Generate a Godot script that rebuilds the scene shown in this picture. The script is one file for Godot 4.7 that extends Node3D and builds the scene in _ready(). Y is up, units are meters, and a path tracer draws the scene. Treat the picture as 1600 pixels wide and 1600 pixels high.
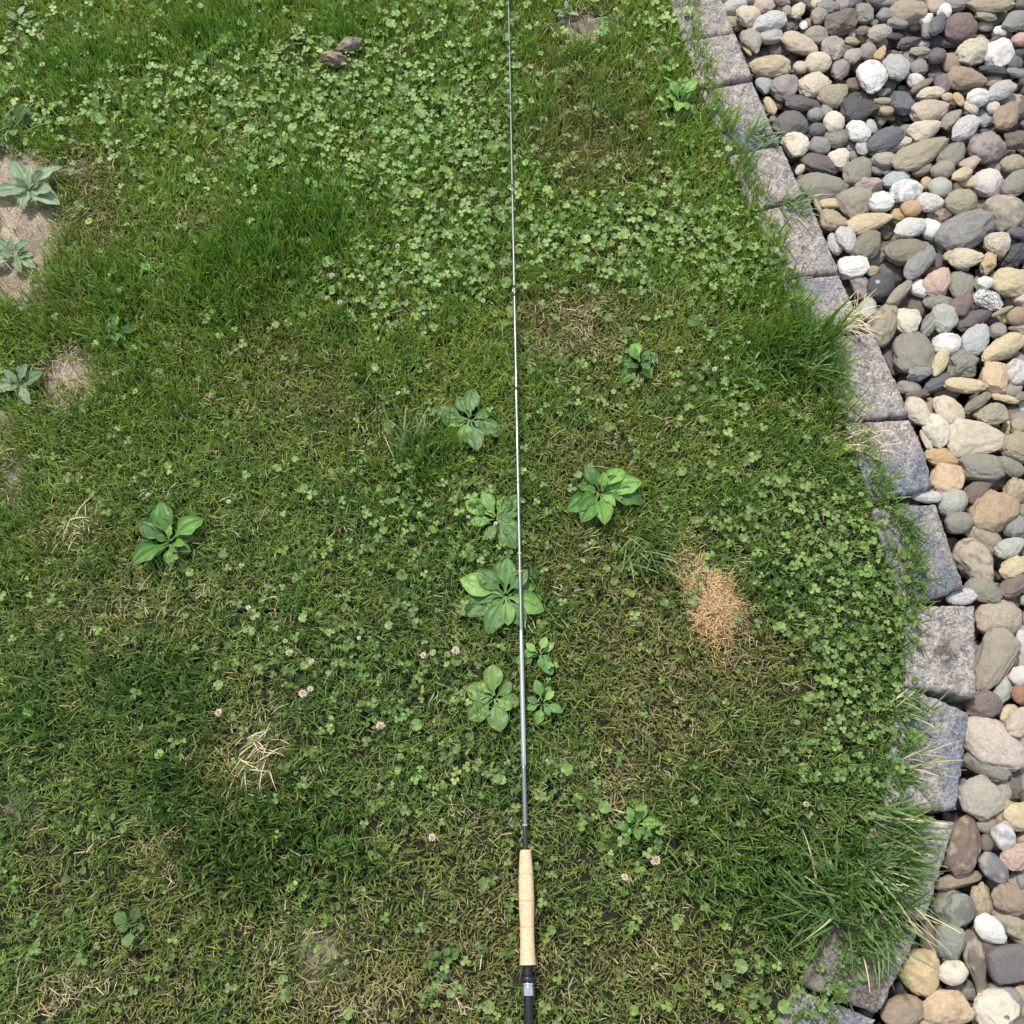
extends Node3D

# ------------------------------------------------------------------ tables (metres, +x along the picture's width, -z away from the viewer)
const PALETTE := {"beigegrey": Color8(167,160,146), "bluegrey": Color8(168,172,171), "brown": Color8(122,107,94), "charcoal": Color8(77,75,74), "cream": Color8(199,186,163), "creamwhite": Color8(214,203,183), "darkgrey": Color8(107,103,99), "darktaupe": Color8(114,103,93), "grey": Color8(140,137,132), "greygreen": Color8(140,140,128), "maroon": Color8(122,102,99), "olive": Color8(131,124,106), "olivegrey": Color8(138,133,119), "olivetan": Color8(159,148,125), "orange": Color8(189,159,119), "orangetan": Color8(174,148,118), "palegreen": Color8(171,171,158), "palegrey": Color8(179,177,172), "peach": Color8(198,173,142), "pink": Color8(189,159,146), "pinkbeige": Color8(183,165,148), "pinkgrey": Color8(151,140,135), "pinkstone": Color8(193,180,166), "pinkwhite": Color8(204,194,188), "plum": Color8(105,95,94), "plumbrown": Color8(123,108,103), "purple": Color8(118,109,113), "redbrown": Color8(119,100,89), "rust": Color8(149,113,89), "slab": Color8(113,106,106), "slate": Color8(101,99,101), "slateblue": Color8(117,118,118), "tan": Color8(174,156,129), "tanbrown": Color8(154,135,113), "tanmix": Color8(174,160,140), "taupe": Color8(154,143,128), "umber": Color8(111,99,88), "white": Color8(219,215,208), "whitegrey": Color8(197,193,189), "yellow": Color8(196,179,144), "yellowtan": Color8(202,177,133)}
const STONES := [
	["palegrey","oval","blotch",0.546,-0.022,-2.095,0.0363,0.0226,0.0135,-26,"medium mottled pale grey oval cobble above and left of the round cream cobble"],
	["tan","flat","plain",0.547,-0.04,-2.066,0.0316,0.0221,0.0138,57,"medium tan thin flat pebble below and left of the round cream cobble"],
	["cream","egg","blotch",0.577,-0.011,-2.052,0.0316,0.0283,0.017,-26,"round cream cobble with a faint pink blush beside the top of the edging"],
	["pinkbeige","oval","plain",0.622,-0.023,-2.099,0.0271,0.0254,0.0152,-24,"medium pinkish beige oval cobble above the pale grey mottled oblong cobble"],
	["whitegrey","oval","speckle",0.624,-0.009,-2.028,0.0484,0.0257,0.0154,-24,"pale grey mottled oblong cobble lying over a dark grey one near the edging"],
	["darkgrey","oval","plain",0.678,-0.041,-2.051,0.0326,0.0265,0.0146,-13,"medium dark grey oval cobble right of the pale grey mottled oblong cobble"],
	["taupe","oval","plain",0.675,-0.015,-2.075,0.0178,0.0122,0.0073,94,"small taupe oval pebble above and right of the pale grey mottled oblong cobble"],
	["cream","wedge","plain",0.704,-0.018,-2.082,0.0311,0.016,0.0096,-58,"medium cream wedge shaped pebble right of the pale grey mottled oblong cobble"],
	["taupe","egg","plain",0.752,-0.02,-2.06,0.0259,0.0203,0.0122,109,"medium taupe egg shaped pebble left of the rough broken brown rock"],
	["white","oval","plain",0.716,-0.032,-2.046,0.0184,0.0105,0.006,91,"tiny white oval pebble right of the small pale green grey block pebble"],
	["umber","angular","blotch",0.801,-0.016,-2.037,0.0472,0.0363,0.0218,-43,"rough broken brown rock with tan faces, sharpest stone near the top"],
	["grey","oval","speckle",0.778,-0.023,-2.095,0.0308,0.0249,0.0149,2,"medium speckled grey oval cobble above and left of the rough broken brown rock"],
	["olivegrey","block","plain",0.866,-0.022,-2.073,0.0321,0.0233,0.014,100,"medium olive grey blocky cobble right of the rough broken brown rock"],
	["taupe","round","plain",0.734,-0.011,-1.986,0.0301,0.0266,0.0174,-34,"medium taupe round cobble below and left of the rough broken brown rock"],
	["beigegrey","wedge","plain",0.582,-0.022,-1.979,0.0375,0.0239,0.0144,77,"large beige grey wedge shaped cobble left of the small pale green grey block pebble"],
	["palegreen","block","plain",0.627,-0.02,-1.993,0.0289,0.0206,0.0124,0,"small pale green grey block pebble under a mottled oblong cobble"],
	["umber","wedge","plain",0.658,-0.041,-1.976,0.0384,0.0271,0.0149,14,"medium dark brown wedge shaped cobble above and right of the large smooth tan oval cobble"],
	["pinkbeige","oval","blotch",0.689,-0.01,-1.957,0.0477,0.0274,0.0165,39,"large mottled pinkish beige oval cobble right of the small pale green grey block pebble"],
	["pinkgrey","egg","blotch",0.77,-0.011,-1.944,0.0365,0.028,0.0168,97,"large mottled mauve grey egg shaped cobble below the rough broken brown rock"],
	["cream","round","blotch",0.728,-0.013,-1.899,0.0318,0.0283,0.0185,-13,"large mottled cream round cobble above the large cream egg shaped cobble"],
	["cream","round","plain",0.687,-0.019,-1.891,0.0192,0.0171,0.0112,-34,"small cream round pebble above and left of the large cream egg shaped cobble"],
	["tan","oval","blotch",0.61,-0.015,-1.888,0.0508,0.0347,0.0208,-1,"large smooth tan oval cobble with a pink streak touching the edging"],
	["bluegrey","egg","speckle",0.597,-0.021,-1.836,0.0273,0.0216,0.013,99,"medium speckled pale blue grey egg shaped pebble below the large smooth tan oval cobble"],
	["pinkgrey","egg","plain",0.643,-0.014,-1.822,0.0375,0.0333,0.02,-53,"large mauve grey egg shaped cobble above and left of the long dark plum stone"],
	["cream","egg","blotch",0.712,-0.013,-1.832,0.0464,0.0318,0.0191,-34,"large cream egg shaped cobble between a mauve stone and an olive tan one"],
	["olivetan","wedge","plain",0.754,-0.012,-1.798,0.0403,0.0305,0.0183,-39,"large olive tan wedge shaped cobble below and right of the large cream egg shaped cobble"],
	["pinkgrey","oval","plain",0.782,-0.021,-1.887,0.0332,0.0211,0.0127,-67,"medium mauve grey oval cobble above and right of the large cream egg shaped cobble"],
	["plum","wedge","plain",0.686,-0.021,-1.779,0.0506,0.0218,0.0131,4,"long dark plum stone lying flat above a big round grey cobble"],
	["darkgrey","round","plain",0.643,-0.019,-1.708,0.0437,0.039,0.0255,-34,"big round dark grey cobble close to the edging, beside two small slate pebbles"],
	["yellow","flat","plain",0.602,-0.016,-1.767,0.0264,0.012,0.0082,73,"small pale yellow thin flat pebble above and left of the big round dark grey cobble"],
	["brown","flat","plain",0.625,-0.033,-1.797,0.0219,0.0114,0.0071,73,"small brown thin flat pebble above and left of the big round dark grey cobble"],
	["grey","round","plain",0.706,-0.02,-1.743,0.0206,0.0183,0.012,-37,"small grey round pebble below and right of the long dark plum stone"],
	["grey","oval","plain",0.732,-0.017,-1.753,0.0223,0.0148,0.0089,95,"small grey oval pebble right of the long dark plum stone"],
	["slate","round","plain",0.705,-0.02,-1.699,0.0224,0.0187,0.0122,-18,"small slate round pebble above and right of the cream wedge cobble"],
	["creamwhite","round","blotch",0.742,-0.01,-1.712,0.0291,0.0245,0.016,102,"medium mottled cream white round cobble below and left of the flat charcoal triangular cobble"],
	["olivegrey","wedge","plain",0.752,-0.025,-1.68,0.0314,0.0276,0.0166,-8,"medium olive grey wedge shaped cobble above and right of the rugged dark plum slab"],
	["white","oval","speckle",0.793,-0.01,-1.685,0.0325,0.0263,0.0158,72,"medium speckled white oval cobble below the flat charcoal triangular cobble"],
	["creamwhite","wedge","rust",0.646,-0.012,-1.642,0.0402,0.0296,0.0178,97,"cream wedge cobble with a rust red patch, against the paver edge"],
	["grey","oval","plain",0.703,-0.023,-1.653,0.0274,0.0247,0.0148,-13,"medium grey oval pebble above the rugged dark plum slab"],
	["creamwhite","wedge","plain",0.746,-0.022,-1.617,0.0344,0.0241,0.0144,-52,"medium cream white wedge shaped cobble right of the rugged dark plum slab"],
	["grey","oval","plain",0.784,-0.035,-1.668,0.0251,0.0161,0.0088,95,"small grey oval pebble left of the large smooth slate oval cobble"],
	["palegrey","round","plain",0.838,-0.035,-2.018,0.0174,0.0145,0.0087,-21,"small pale grey round pebble below and right of the rough broken brown rock"],
	["tan","oval","plain",0.832,-0.034,-1.995,0.0226,0.0142,0.0078,-5,"small tan oval pebble below and right of the rough broken brown rock"],
	["beigegrey","wedge","plain",0.819,-0.019,-1.93,0.0311,0.019,0.0114,-43,"medium beige grey wedge shaped pebble above and left of the large white egg shaped cobble"],
	["brown","oval","plain",0.856,-0.017,-2.008,0.0224,0.0148,0.0089,-6,"small brown oval pebble below and right of the rough broken brown rock"],
	["pinkgrey","round","plain",0.856,-0.021,-1.945,0.0253,0.0201,0.0132,106,"medium mauve grey round pebble above the large white egg shaped cobble"],
	["brown","oval","plain",0.818,-0.038,-1.857,0.0247,0.0213,0.0117,-28,"medium brown oval pebble below and left of the large white egg shaped cobble"],
	["white","egg","spot",0.851,-0.014,-1.854,0.0481,0.034,0.0204,99,"large white egg shaped cobble with one pink spot near its top"],
	["yellow","flat","plain",0.568,-0.032,-1.969,0.028,0.0087,0.006,71,"small pale yellow thin flat pebble above and left of the large smooth tan oval cobble"],
	["brown","oval","plain",0.626,-0.032,-1.685,0.013,0.011,0.006,20,"tiny brown oval pebble left of the cream wedge cobble"],
	["olive","oval","plain",0.77,-0.034,-1.777,0.0166,0.0143,0.0079,17,"small olive oval pebble left of the flat charcoal triangular cobble"],
	["grey","round","plain",0.916,-0.021,-2.066,0.0238,0.0206,0.0135,-37,"medium grey round pebble left of the large olive tan dome shaped cobble"],
	["pinkgrey","oval","plain",0.922,-0.019,-2.11,0.0231,0.0185,0.0111,-17,"medium mauve grey oval pebble left of the large olive tan dome shaped cobble"],
	["olivetan","round","plain",0.969,-0.017,-2.069,0.0497,0.0354,0.0231,-3,"large olive tan dome shaped cobble at the far edge of the bed"],
	["pinkbeige","oval","plain",1.045,-0.022,-2.099,0.0262,0.0237,0.0142,113,"medium pinkish beige oval pebble right of the large olive tan dome shaped cobble"],
	["grey","oval","plain",1.097,-0.02,-2.104,0.0334,0.0206,0.0124,-6,"medium grey oval cobble above the big round maroon cobble"],
	["white","oval","plain",1.062,-0.019,-2.077,0.0234,0.0183,0.011,102,"medium white oval pebble above and left of the big round maroon cobble"],
	["olivetan","oval","grain",1.17,-0.007,-2.082,0.0581,0.0218,0.0131,2,"large olive tan oval cobble above and right of the big round maroon cobble"],
	["maroon","round","plain",1.091,-0.019,-2.02,0.0456,0.0379,0.0248,-47,"big round maroon cobble, the reddest stone in the bed"],
	["slate","oval","plain",1.031,-0.004,-2.018,0.0401,0.0162,0.0097,-63,"medium slate oval cobble left of the big round maroon cobble"],
	["grey","block","plain",0.939,-0.017,-2.034,0.026,0.0153,0.0092,8,"small grey blocky pebble below and left of the large olive tan dome shaped cobble"],
	["white","wedge","plain",1.015,-0.018,-2.049,0.0214,0.0166,0.01,-46,"small white wedge shaped pebble below and right of the large olive tan dome shaped cobble"],
	["grey","block","plain",1.005,-0.015,-2.006,0.0222,0.0121,0.0072,95,"small grey blocky pebble below and right of the large olive tan dome shaped cobble"],
	["olive","round","plain",0.993,-0.036,-2.049,0.0207,0.0172,0.0103,-26,"small olive round pebble below the large olive tan dome shaped cobble"],
	["olivetan","flat","plain",1.159,-0.018,-2.058,0.0285,0.0147,0.01,7,"medium olive tan thin flat pebble right of the big round maroon cobble"],
	["grey","oval","plain",1.221,-0.009,-2.031,0.0475,0.0249,0.015,-44,"large grey oval cobble above and right of the round white cobble"],
	["olive","wedge","plain",1.2,-0.034,-2.072,0.0319,0.0148,0.0081,-32,"small olive wedge shaped pebble above the round white cobble"],
	["beigegrey","egg","plain",0.887,-0.007,-1.992,0.0337,0.0216,0.0129,-28,"medium beige grey egg shaped cobble right of the rough broken brown rock"],
	["taupe","round","plain",0.9,-0.036,-1.991,0.0187,0.016,0.0096,-32,"small taupe round pebble above the large white egg shaped cobble"],
	["beigegrey","oval","plain",1.165,-0.035,-2.046,0.0214,0.0168,0.0092,-2,"small beige grey oval pebble right of the big round maroon cobble"],
	["white","oval","plain",1.187,-0.017,-2.008,0.0196,0.0153,0.0092,-21,"small white oval pebble above the round white cobble"],
	["white","egg","pinkveil",1.169,-0.015,-1.932,0.047,0.0347,0.0208,-51,"round white cobble with pinkish sheen resting against a marbled cream one"],
	["cream","egg","marble",1.108,-0.015,-1.94,0.0572,0.0351,0.0211,-46,"big cream and grey marbled cobble beside a round white one"],
	["pink","round","plain",1.23,-0.02,-1.983,0.0234,0.0188,0.0123,-27,"medium pink round pebble above and right of the round white cobble"],
	["charcoal","round","plain",1.233,-0.036,-1.957,0.0215,0.017,0.0102,-24,"small charcoal round pebble right of the round white cobble"],
	["slate","oval","plain",1.198,-0.021,-1.906,0.0236,0.022,0.0132,-53,"medium slate oval pebble below and right of the round white cobble"],
	["plum","angular","plain",0.959,-0.019,-1.972,0.0352,0.0188,0.0113,-29,"medium plum angular cobble below the large olive tan dome shaped cobble"],
	["charcoal","oval","plain",0.935,-0.033,-2.008,0.0208,0.0132,0.0073,-6,"small charcoal oval pebble below and left of the large olive tan dome shaped cobble"],
	["bluegrey","oval","plain",0.998,-0.033,-1.982,0.0189,0.0121,0.0067,-7,"small pale blue grey oval pebble below the large olive tan dome shaped cobble"],
	["olivetan","flat","plain",0.979,-0.017,-1.941,0.025,0.0125,0.0085,4,"small olive tan thin flat pebble below the large olive tan dome shaped cobble"],
	["plum","round","plain",1.012,-0.007,-1.915,0.0239,0.0202,0.0132,-45,"medium plum round pebble above the purple grey wedge stone behind a cream pebble"],
	["charcoal","wedge","plain",1.05,-0.036,-1.991,0.049,0.018,0.0099,13,"medium charcoal wedge shaped cobble below and left of the big round maroon cobble"],
	["orange","wedge","plain",0.884,-0.015,-1.935,0.0289,0.0121,0.0073,-60,"small orange wedge shaped pebble above the large white egg shaped cobble"],
	["palegrey","egg","speckle",0.913,-0.013,-1.884,0.0419,0.0315,0.0189,95,"large speckled pale grey egg shaped cobble right of the large white egg shaped cobble"],
	["grey","oval","plain",0.959,-0.035,-1.94,0.0247,0.0172,0.0095,91,"small grey oval pebble above and right of the large white egg shaped cobble"],
	["grey","wedge","plain",0.973,-0.021,-1.895,0.0299,0.0216,0.0129,-56,"medium grey wedge shaped pebble right of the large white egg shaped cobble"],
	["charcoal","oval","plain",1.016,-0.036,-1.909,0.0236,0.0178,0.0098,-14,"small charcoal oval pebble left of the large flat brown wedge cobble"],
	["tanbrown","egg","plain",1.051,-0.023,-1.906,0.03,0.0245,0.0147,96,"medium tan brown egg shaped cobble above and left of the large flat brown wedge cobble"],
	["tanbrown","wedge","plain",1.073,-0.013,-1.848,0.0478,0.032,0.0192,12,"large flat brown wedge cobble under the marbled cream one"],
	["charcoal","flat","plain",1.144,-0.016,-1.879,0.0382,0.0123,0.0084,2,"medium charcoal thin flat pebble below and left of the round white cobble"],
	["grey","flat","plain",1.197,-0.016,-1.871,0.0239,0.0119,0.0081,14,"small grey thin flat pebble below and right of the round white cobble"],
	["palegrey","oval","speckle",1.146,-0.008,-1.808,0.0459,0.023,0.0138,-37,"large speckled pale grey oval cobble right of the round white pebble"],
	["pinkbeige","oval","plain",1.149,-0.036,-1.866,0.0236,0.0176,0.0097,-15,"small pinkish beige oval pebble above and right of the round white pebble"],
	["white","round","stripe",1.087,-0.01,-1.786,0.0292,0.0242,0.0159,-37,"round white pebble with swirling grooves"],
	["darkgrey","oval","plain",0.901,-0.036,-1.861,0.0243,0.0182,0.01,104,"small dark grey oval pebble below and right of the large white egg shaped cobble"],
	["pinkwhite","egg","plain",0.955,-0.02,-1.849,0.0211,0.0206,0.0124,113,"medium pinkish white egg shaped pebble right of the large white egg shaped cobble"],
	["olive","flat","plain",0.965,-0.016,-1.83,0.0337,0.0111,0.0076,-34,"small olive thin flat pebble left of the purple grey wedge stone behind a cream pebble"],
	["purple","wedge","plain",1.021,-0.022,-1.838,0.0306,0.0236,0.0142,110,"purple grey wedge stone behind a cream pebble"],
	["plum","oval","plain",1.015,-0.035,-1.884,0.0207,0.0158,0.0087,-14,"small plum oval pebble left of the large flat brown wedge cobble"],
	["cream","oval","plain",0.983,-0.019,-1.808,0.0351,0.0188,0.0113,-20,"medium cream oval pebble below and left of the large flat brown wedge cobble"],
	["slate","oval","plain",0.91,-0.012,-1.772,0.035,0.0304,0.0182,61,"large slate oval cobble below and right of the large white egg shaped cobble"],
	["charcoal","triangle","plain",0.809,-0.014,-1.753,0.0462,0.0335,0.0201,-9,"flat charcoal triangular cobble, darkest stone near the white spotted one"],
	["charcoal","flat","plain",0.797,-0.016,-1.792,0.0252,0.0111,0.0076,-39,"small charcoal thin flat pebble above and left of the flat charcoal triangular cobble"],
	["olive","wedge","plain",0.882,-0.032,-1.827,0.0215,0.0112,0.0062,-24,"small olive wedge shaped pebble below and right of the large white egg shaped cobble"],
	["olivetan","flat","plain",0.87,-0.015,-1.781,0.0262,0.0096,0.0065,2,"small olive tan thin flat pebble right of the flat charcoal triangular cobble"],
	["tan","oval","plain",0.871,-0.016,-1.753,0.018,0.0126,0.0076,-2,"small tan oval pebble right of the flat charcoal triangular cobble"],
	["olive","wedge","plain",0.862,-0.034,-1.742,0.017,0.014,0.0077,93,"small olive wedge shaped pebble above the large smooth slate oval cobble"],
	["olive","flat","plain",0.882,-0.032,-1.749,0.0155,0.0089,0.006,20,"tiny olive thin flat pebble above the large smooth slate oval cobble"],
	["slate","oval","plain",0.929,-0.032,-1.751,0.0179,0.0107,0.006,-35,"tiny slate oval pebble above and right of the large smooth slate oval cobble"],
	["palegrey","oval","plain",0.829,-0.016,-1.704,0.0203,0.0128,0.0077,81,"small pale grey oval pebble above and left of the large smooth slate oval cobble"],
	["pinkbeige","wedge","blotch",0.972,-0.012,-1.749,0.0542,0.0299,0.018,-24,"large mottled pinkish beige wedge shaped cobble above the very long smooth olive tan wedge cobble"],
	["pinkbeige","round","plain",1.021,-0.016,-1.794,0.016,0.012,0.0079,-14,"small pinkish beige round pebble below the purple grey wedge stone behind a cream pebble"],
	["orange","oval","plain",1.045,-0.015,-1.786,0.0201,0.0124,0.0075,77,"small orange oval pebble left of the round white pebble"],
	["tan","round","plain",1.07,-0.032,-1.791,0.0104,0.0083,0.006,-23,"tiny tan round pebble below and left of the round white pebble"],
	["olive","round","plain",1.076,-0.032,-1.825,0.0132,0.0103,0.0062,-19,"tiny olive round pebble left of the round white pebble"],
	["cream","wedge","blotch",0.949,-0.009,-1.689,0.0426,0.0245,0.0147,-26,"large mottled cream wedge shaped cobble above the very long smooth olive tan wedge cobble"],
	["taupe","wedge","plain",1.019,-0.018,-1.73,0.0337,0.0172,0.0103,-45,"medium taupe wedge shaped pebble below and left of the round white pebble"],
	["whitegrey","oval","speckle",1.039,-0.008,-1.693,0.0427,0.0238,0.0143,-45,"large speckled whitish grey oval cobble above and left of the big round mauve grey cobble"],
	["cream","wedge","plain",1.072,-0.017,-1.761,0.0219,0.0158,0.0095,83,"small cream wedge shaped pebble below and left of the round white pebble"],
	["bluegrey","oval","plain",1.107,-0.04,-1.755,0.0303,0.0263,0.0145,107,"medium pale blue grey oval pebble below the round white pebble"],
	["pinkwhite","oval","plain",1.122,-0.018,-1.767,0.0209,0.017,0.0102,100,"small pinkish white oval pebble below and right of the round white pebble"],
	["tanbrown","egg","plain",1.144,-0.01,-1.733,0.0513,0.0259,0.0155,-57,"large tan brown egg shaped cobble below and right of the round white pebble"],
	["pinkbeige","oval","plain",1.177,-0.037,-1.805,0.0268,0.0203,0.0111,-1,"medium pinkish beige oval pebble right of the round white pebble"],
	["plum","oval","plain",1.19,-0.015,-1.763,0.0268,0.0123,0.0074,-61,"small plum oval pebble right of the round white pebble"],
	["slate","oval","plain",0.852,-0.01,-1.659,0.0511,0.0264,0.0158,-33,"large smooth slate oval cobble beside the long olive wedge one"],
	["grey","round","plain",0.92,-0.037,-1.712,0.0222,0.0184,0.011,-23,"small grey round pebble right of the large smooth slate oval cobble"],
	["pinkwhite","oval","speckle",0.885,-0.018,-1.659,0.0305,0.0173,0.0104,-10,"medium speckled pinkish white oval pebble right of the large smooth slate oval cobble"],
	["olivetan","wedge","plain",0.931,-0.011,-1.623,0.0813,0.0291,0.0175,-33,"very long smooth olive tan wedge cobble lying at a slant"],
	["olivegrey","wedge","plain",1.009,-0.023,-1.632,0.0518,0.0244,0.0146,-48,"large olive grey wedge shaped cobble right of the very long smooth olive tan wedge cobble"],
	["pinkgrey","round","darkblotch",1.086,-0.021,-1.645,0.049,0.0405,0.0265,-35,"big round mauve grey cobble with a dark patch"],
	["umber","angular","plain",1.15,-0.01,-1.66,0.0333,0.0273,0.0164,-39,"large dark brown angular cobble right of the big round mauve grey cobble"],
	["olivetan","round","plain",1.13,-0.01,-1.589,0.0301,0.0241,0.0158,-26,"medium olive tan round cobble below and right of the big round mauve grey cobble"],
	["beigegrey","oval","grain",0.849,-0.021,-1.61,0.0306,0.0223,0.0134,4,"medium beige grey oval pebble below the large smooth slate oval cobble"],
	["palegrey","oval","plain",0.8,-0.017,-1.644,0.0222,0.0149,0.009,88,"small pale grey oval pebble left of the large smooth slate oval cobble"],
	["grey","round","plain",0.781,-0.034,-1.634,0.0157,0.0135,0.0081,-31,"tiny grey round pebble right of the rugged dark plum slab"],
	["olivegrey","egg","plain",0.777,-0.012,-1.569,0.0474,0.0305,0.0183,-51,"large olive grey egg shaped cobble above and left of the knobbly pinkish maroon stone"],
	["plum","block","blotch",0.7,-0.022,-1.599,0.0484,0.0241,0.0145,12,"rugged dark plum slab between a cream wedge and a big grey oval"],
	["cream","oval","plain",0.648,-0.014,-1.576,0.0179,0.01,0.006,-58,"tiny cream oval pebble left of the rugged dark plum slab"],
	["olivegrey","oval","blotch",0.694,-0.016,-1.526,0.0591,0.0363,0.0218,2,"largest grey oval cobble against the edging, with a yellowish end"],
	["pinkgrey","angular","pinkveil",0.796,-0.009,-1.526,0.0375,0.0247,0.0148,-18,"knobbly pinkish maroon stone with white flecks"],
	["grey","oval","plain",0.836,-0.035,-1.596,0.0215,0.0169,0.0093,-15,"small grey oval pebble above and right of the knobbly pinkish maroon stone"],
	["grey","flat","plain",0.858,-0.032,-1.589,0.0183,0.0067,0.006,-39,"tiny grey thin flat pebble above and right of the knobbly pinkish maroon stone"],
	["bluegrey","oval","plain",0.864,-0.021,-1.553,0.0342,0.0225,0.0135,-29,"medium pale blue grey oval cobble above and left of the white oval cobble"],
	["white","oval","stripe",0.877,-0.011,-1.513,0.0402,0.0287,0.0172,-28,"white oval cobble with fine wavy grey lines"],
	["yellow","block","plain",0.704,-0.017,-1.482,0.0236,0.0145,0.0087,-4,"small pale yellow blocky pebble below the largest grey oval cobble"],
	["taupe","wedge","plain",0.759,-0.017,-1.477,0.0432,0.038,0.0228,89,"large taupe wedge shaped cobble below and left of the knobbly pinkish maroon stone"],
	["white","block","plain",0.814,-0.009,-1.479,0.0293,0.0251,0.0151,-31,"medium white blocky cobble below and right of the knobbly pinkish maroon stone"],
	["pink","oval","plain",0.863,-0.033,-1.494,0.015,0.0119,0.0066,-17,"tiny pink oval pebble below and left of the white oval cobble"],
	["tan","wedge","plain",0.708,-0.009,-1.428,0.0345,0.025,0.015,13,"medium tan wedge shaped cobble left of the long yellowish tan flat wedge cobble"],
	["yellow","wedge","grain",0.782,-0.007,-1.423,0.0548,0.0224,0.0135,-18,"long yellowish tan flat wedge cobble above two white pebbles"],
	["orange","oval","plain",0.854,-0.018,-1.452,0.0194,0.0159,0.0095,17,"small orange oval pebble above and left of the white cobble"],
	["tan","flat","plain",0.676,-0.014,-1.473,0.0254,0.0065,0.006,78,"tiny tan thin flat pebble below the largest grey oval cobble"],
	["olive","flat","plain",0.693,-0.033,-1.434,0.0211,0.0113,0.0071,86,"small olive thin flat pebble below the largest grey oval cobble"],
	["whitegrey","egg","speckle",0.724,-0.007,-1.377,0.0334,0.0224,0.0134,81,"medium speckled whitish grey egg shaped cobble above the blocky white cobble"],
	["whitegrey","oval","speckle",0.703,-0.018,-1.374,0.0271,0.0161,0.0097,78,"small speckled whitish grey oval pebble above and left of the blocky white cobble"],
	["olive","egg","plain",0.768,-0.011,-1.365,0.0413,0.0278,0.0167,-51,"large olive egg shaped cobble below the long yellowish tan flat wedge cobble"],
	["brown","oval","plain",0.825,-0.035,-1.414,0.0193,0.0161,0.0089,-23,"small brown oval pebble below and right of the long yellowish tan flat wedge cobble"],
	["whitegrey","oval","blotch",0.868,-0.008,-1.409,0.0396,0.0233,0.014,-26,"white cobble with a large grey eye on its face"],
	["white","oval","plain",0.922,-0.023,-1.415,0.0284,0.0253,0.0152,65,"medium white oval cobble below and left of the jagged reddish brown stone"],
	["olive","egg","plain",0.857,-0.012,-1.348,0.0564,0.0304,0.0183,-13,"big smooth olive cobble below the white one with a grey eye"],
	["orange","round","plain",0.93,-0.017,-1.54,0.0187,0.0141,0.0092,105,"small orange round pebble right of the white oval cobble"],
	["palegreen","round","plain",0.954,-0.01,-1.522,0.0296,0.0248,0.0162,-48,"medium pale green grey round cobble above the jagged reddish brown stone"],
	["taupe","round","plain",0.968,-0.009,-1.571,0.0288,0.0235,0.0154,-24,"medium taupe round cobble below and right of the very long smooth olive tan wedge cobble"],
	["olive","flat","plain",0.927,-0.016,-1.576,0.0266,0.0124,0.0085,-27,"small olive thin flat pebble below the very long smooth olive tan wedge cobble"],
	["pinkbeige","wedge","plain",1.041,-0.017,-1.6,0.0316,0.0155,0.0093,-37,"medium pinkish beige wedge shaped pebble below and left of the big round mauve grey cobble"],
	["yellow","oval","plain",1.005,-0.003,-1.553,0.029,0.0147,0.0088,-33,"small pale yellow oval pebble left of the round white and grey two toned cobble"],
	["yellow","oval","plain",1.03,-0.019,-1.545,0.0293,0.0178,0.0107,7,"medium pale yellow oval pebble left of the round white and grey two toned cobble"],
	["pinkwhite","round","blotch",1.066,-0.016,-1.537,0.0387,0.0343,0.0224,110,"round white and grey two toned cobble"],
	["beigegrey","oval","plain",1.111,-0.042,-1.604,0.0296,0.0287,0.0158,35,"medium beige grey oval cobble below the big round mauve grey cobble"],
	["olivegrey","oval","plain",1.127,-0.009,-1.535,0.0474,0.0251,0.0151,-44,"large olive grey oval cobble right of the round white and grey two toned cobble"],
	["olivetan","round","plain",0.997,-0.016,-1.486,0.0383,0.0333,0.0218,-26,"large olive tan round cobble above and right of the jagged reddish brown stone"],
	["taupe","egg","blotch",1.089,-0.021,-1.455,0.0458,0.0442,0.0265,90,"large mottled taupe egg shaped cobble right of the biggest grey rock"],
	["pinkwhite","egg","speckle",0.924,-0.009,-1.479,0.0301,0.0245,0.0147,6,"medium speckled pinkish white egg shaped cobble above and left of the jagged reddish brown stone"],
	["orange","round","blotch",0.879,-0.008,-1.462,0.0252,0.0213,0.0139,-30,"medium mottled orange round pebble below the white oval cobble"],
	["redbrown","angular","blotch",0.95,-0.024,-1.45,0.0301,0.0272,0.0163,68,"jagged reddish brown stone beside the biggest speckled grey cobble"],
	["grey","block","speckle",0.994,-0.019,-1.411,0.0805,0.042,0.0252,-33,"biggest grey rock, rough oblong slab with pale speckles"],
	["cream","egg","marble",1.054,-0.01,-1.37,0.0324,0.0267,0.016,-39,"medium marbled cream egg shaped cobble above and right of the orange yellow angular stone"],
	["slate","oval","plain",1.105,-0.016,-1.403,0.0234,0.0141,0.0085,-7,"small slate oval pebble above and right of the orange yellow angular stone"],
	["palegrey","oval","plain",0.942,-0.033,-1.378,0.0202,0.0135,0.0074,100,"small pale grey oval pebble above and right of the long smooth grey oval cobble"],
	["charcoal","angular","stripe",1.091,-0.021,-1.347,0.0404,0.0217,0.013,-41,"medium striped charcoal angular cobble above the large yellowish cream oval cobble"],
	["white","block","blotch",0.731,-0.011,-1.306,0.034,0.0278,0.0167,-9,"blocky white cobble with a yellowish corner, against the edging"],
	["olivegrey","oval","plain",0.798,-0.035,-1.35,0.039,0.0165,0.0091,-36,"medium olive grey oval pebble right of the blocky white cobble"],
	["charcoal","round","spot2",0.783,-0.014,-1.256,0.0351,0.0298,0.0195,-54,"round charcoal cobble with one pale nick on top"],
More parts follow.
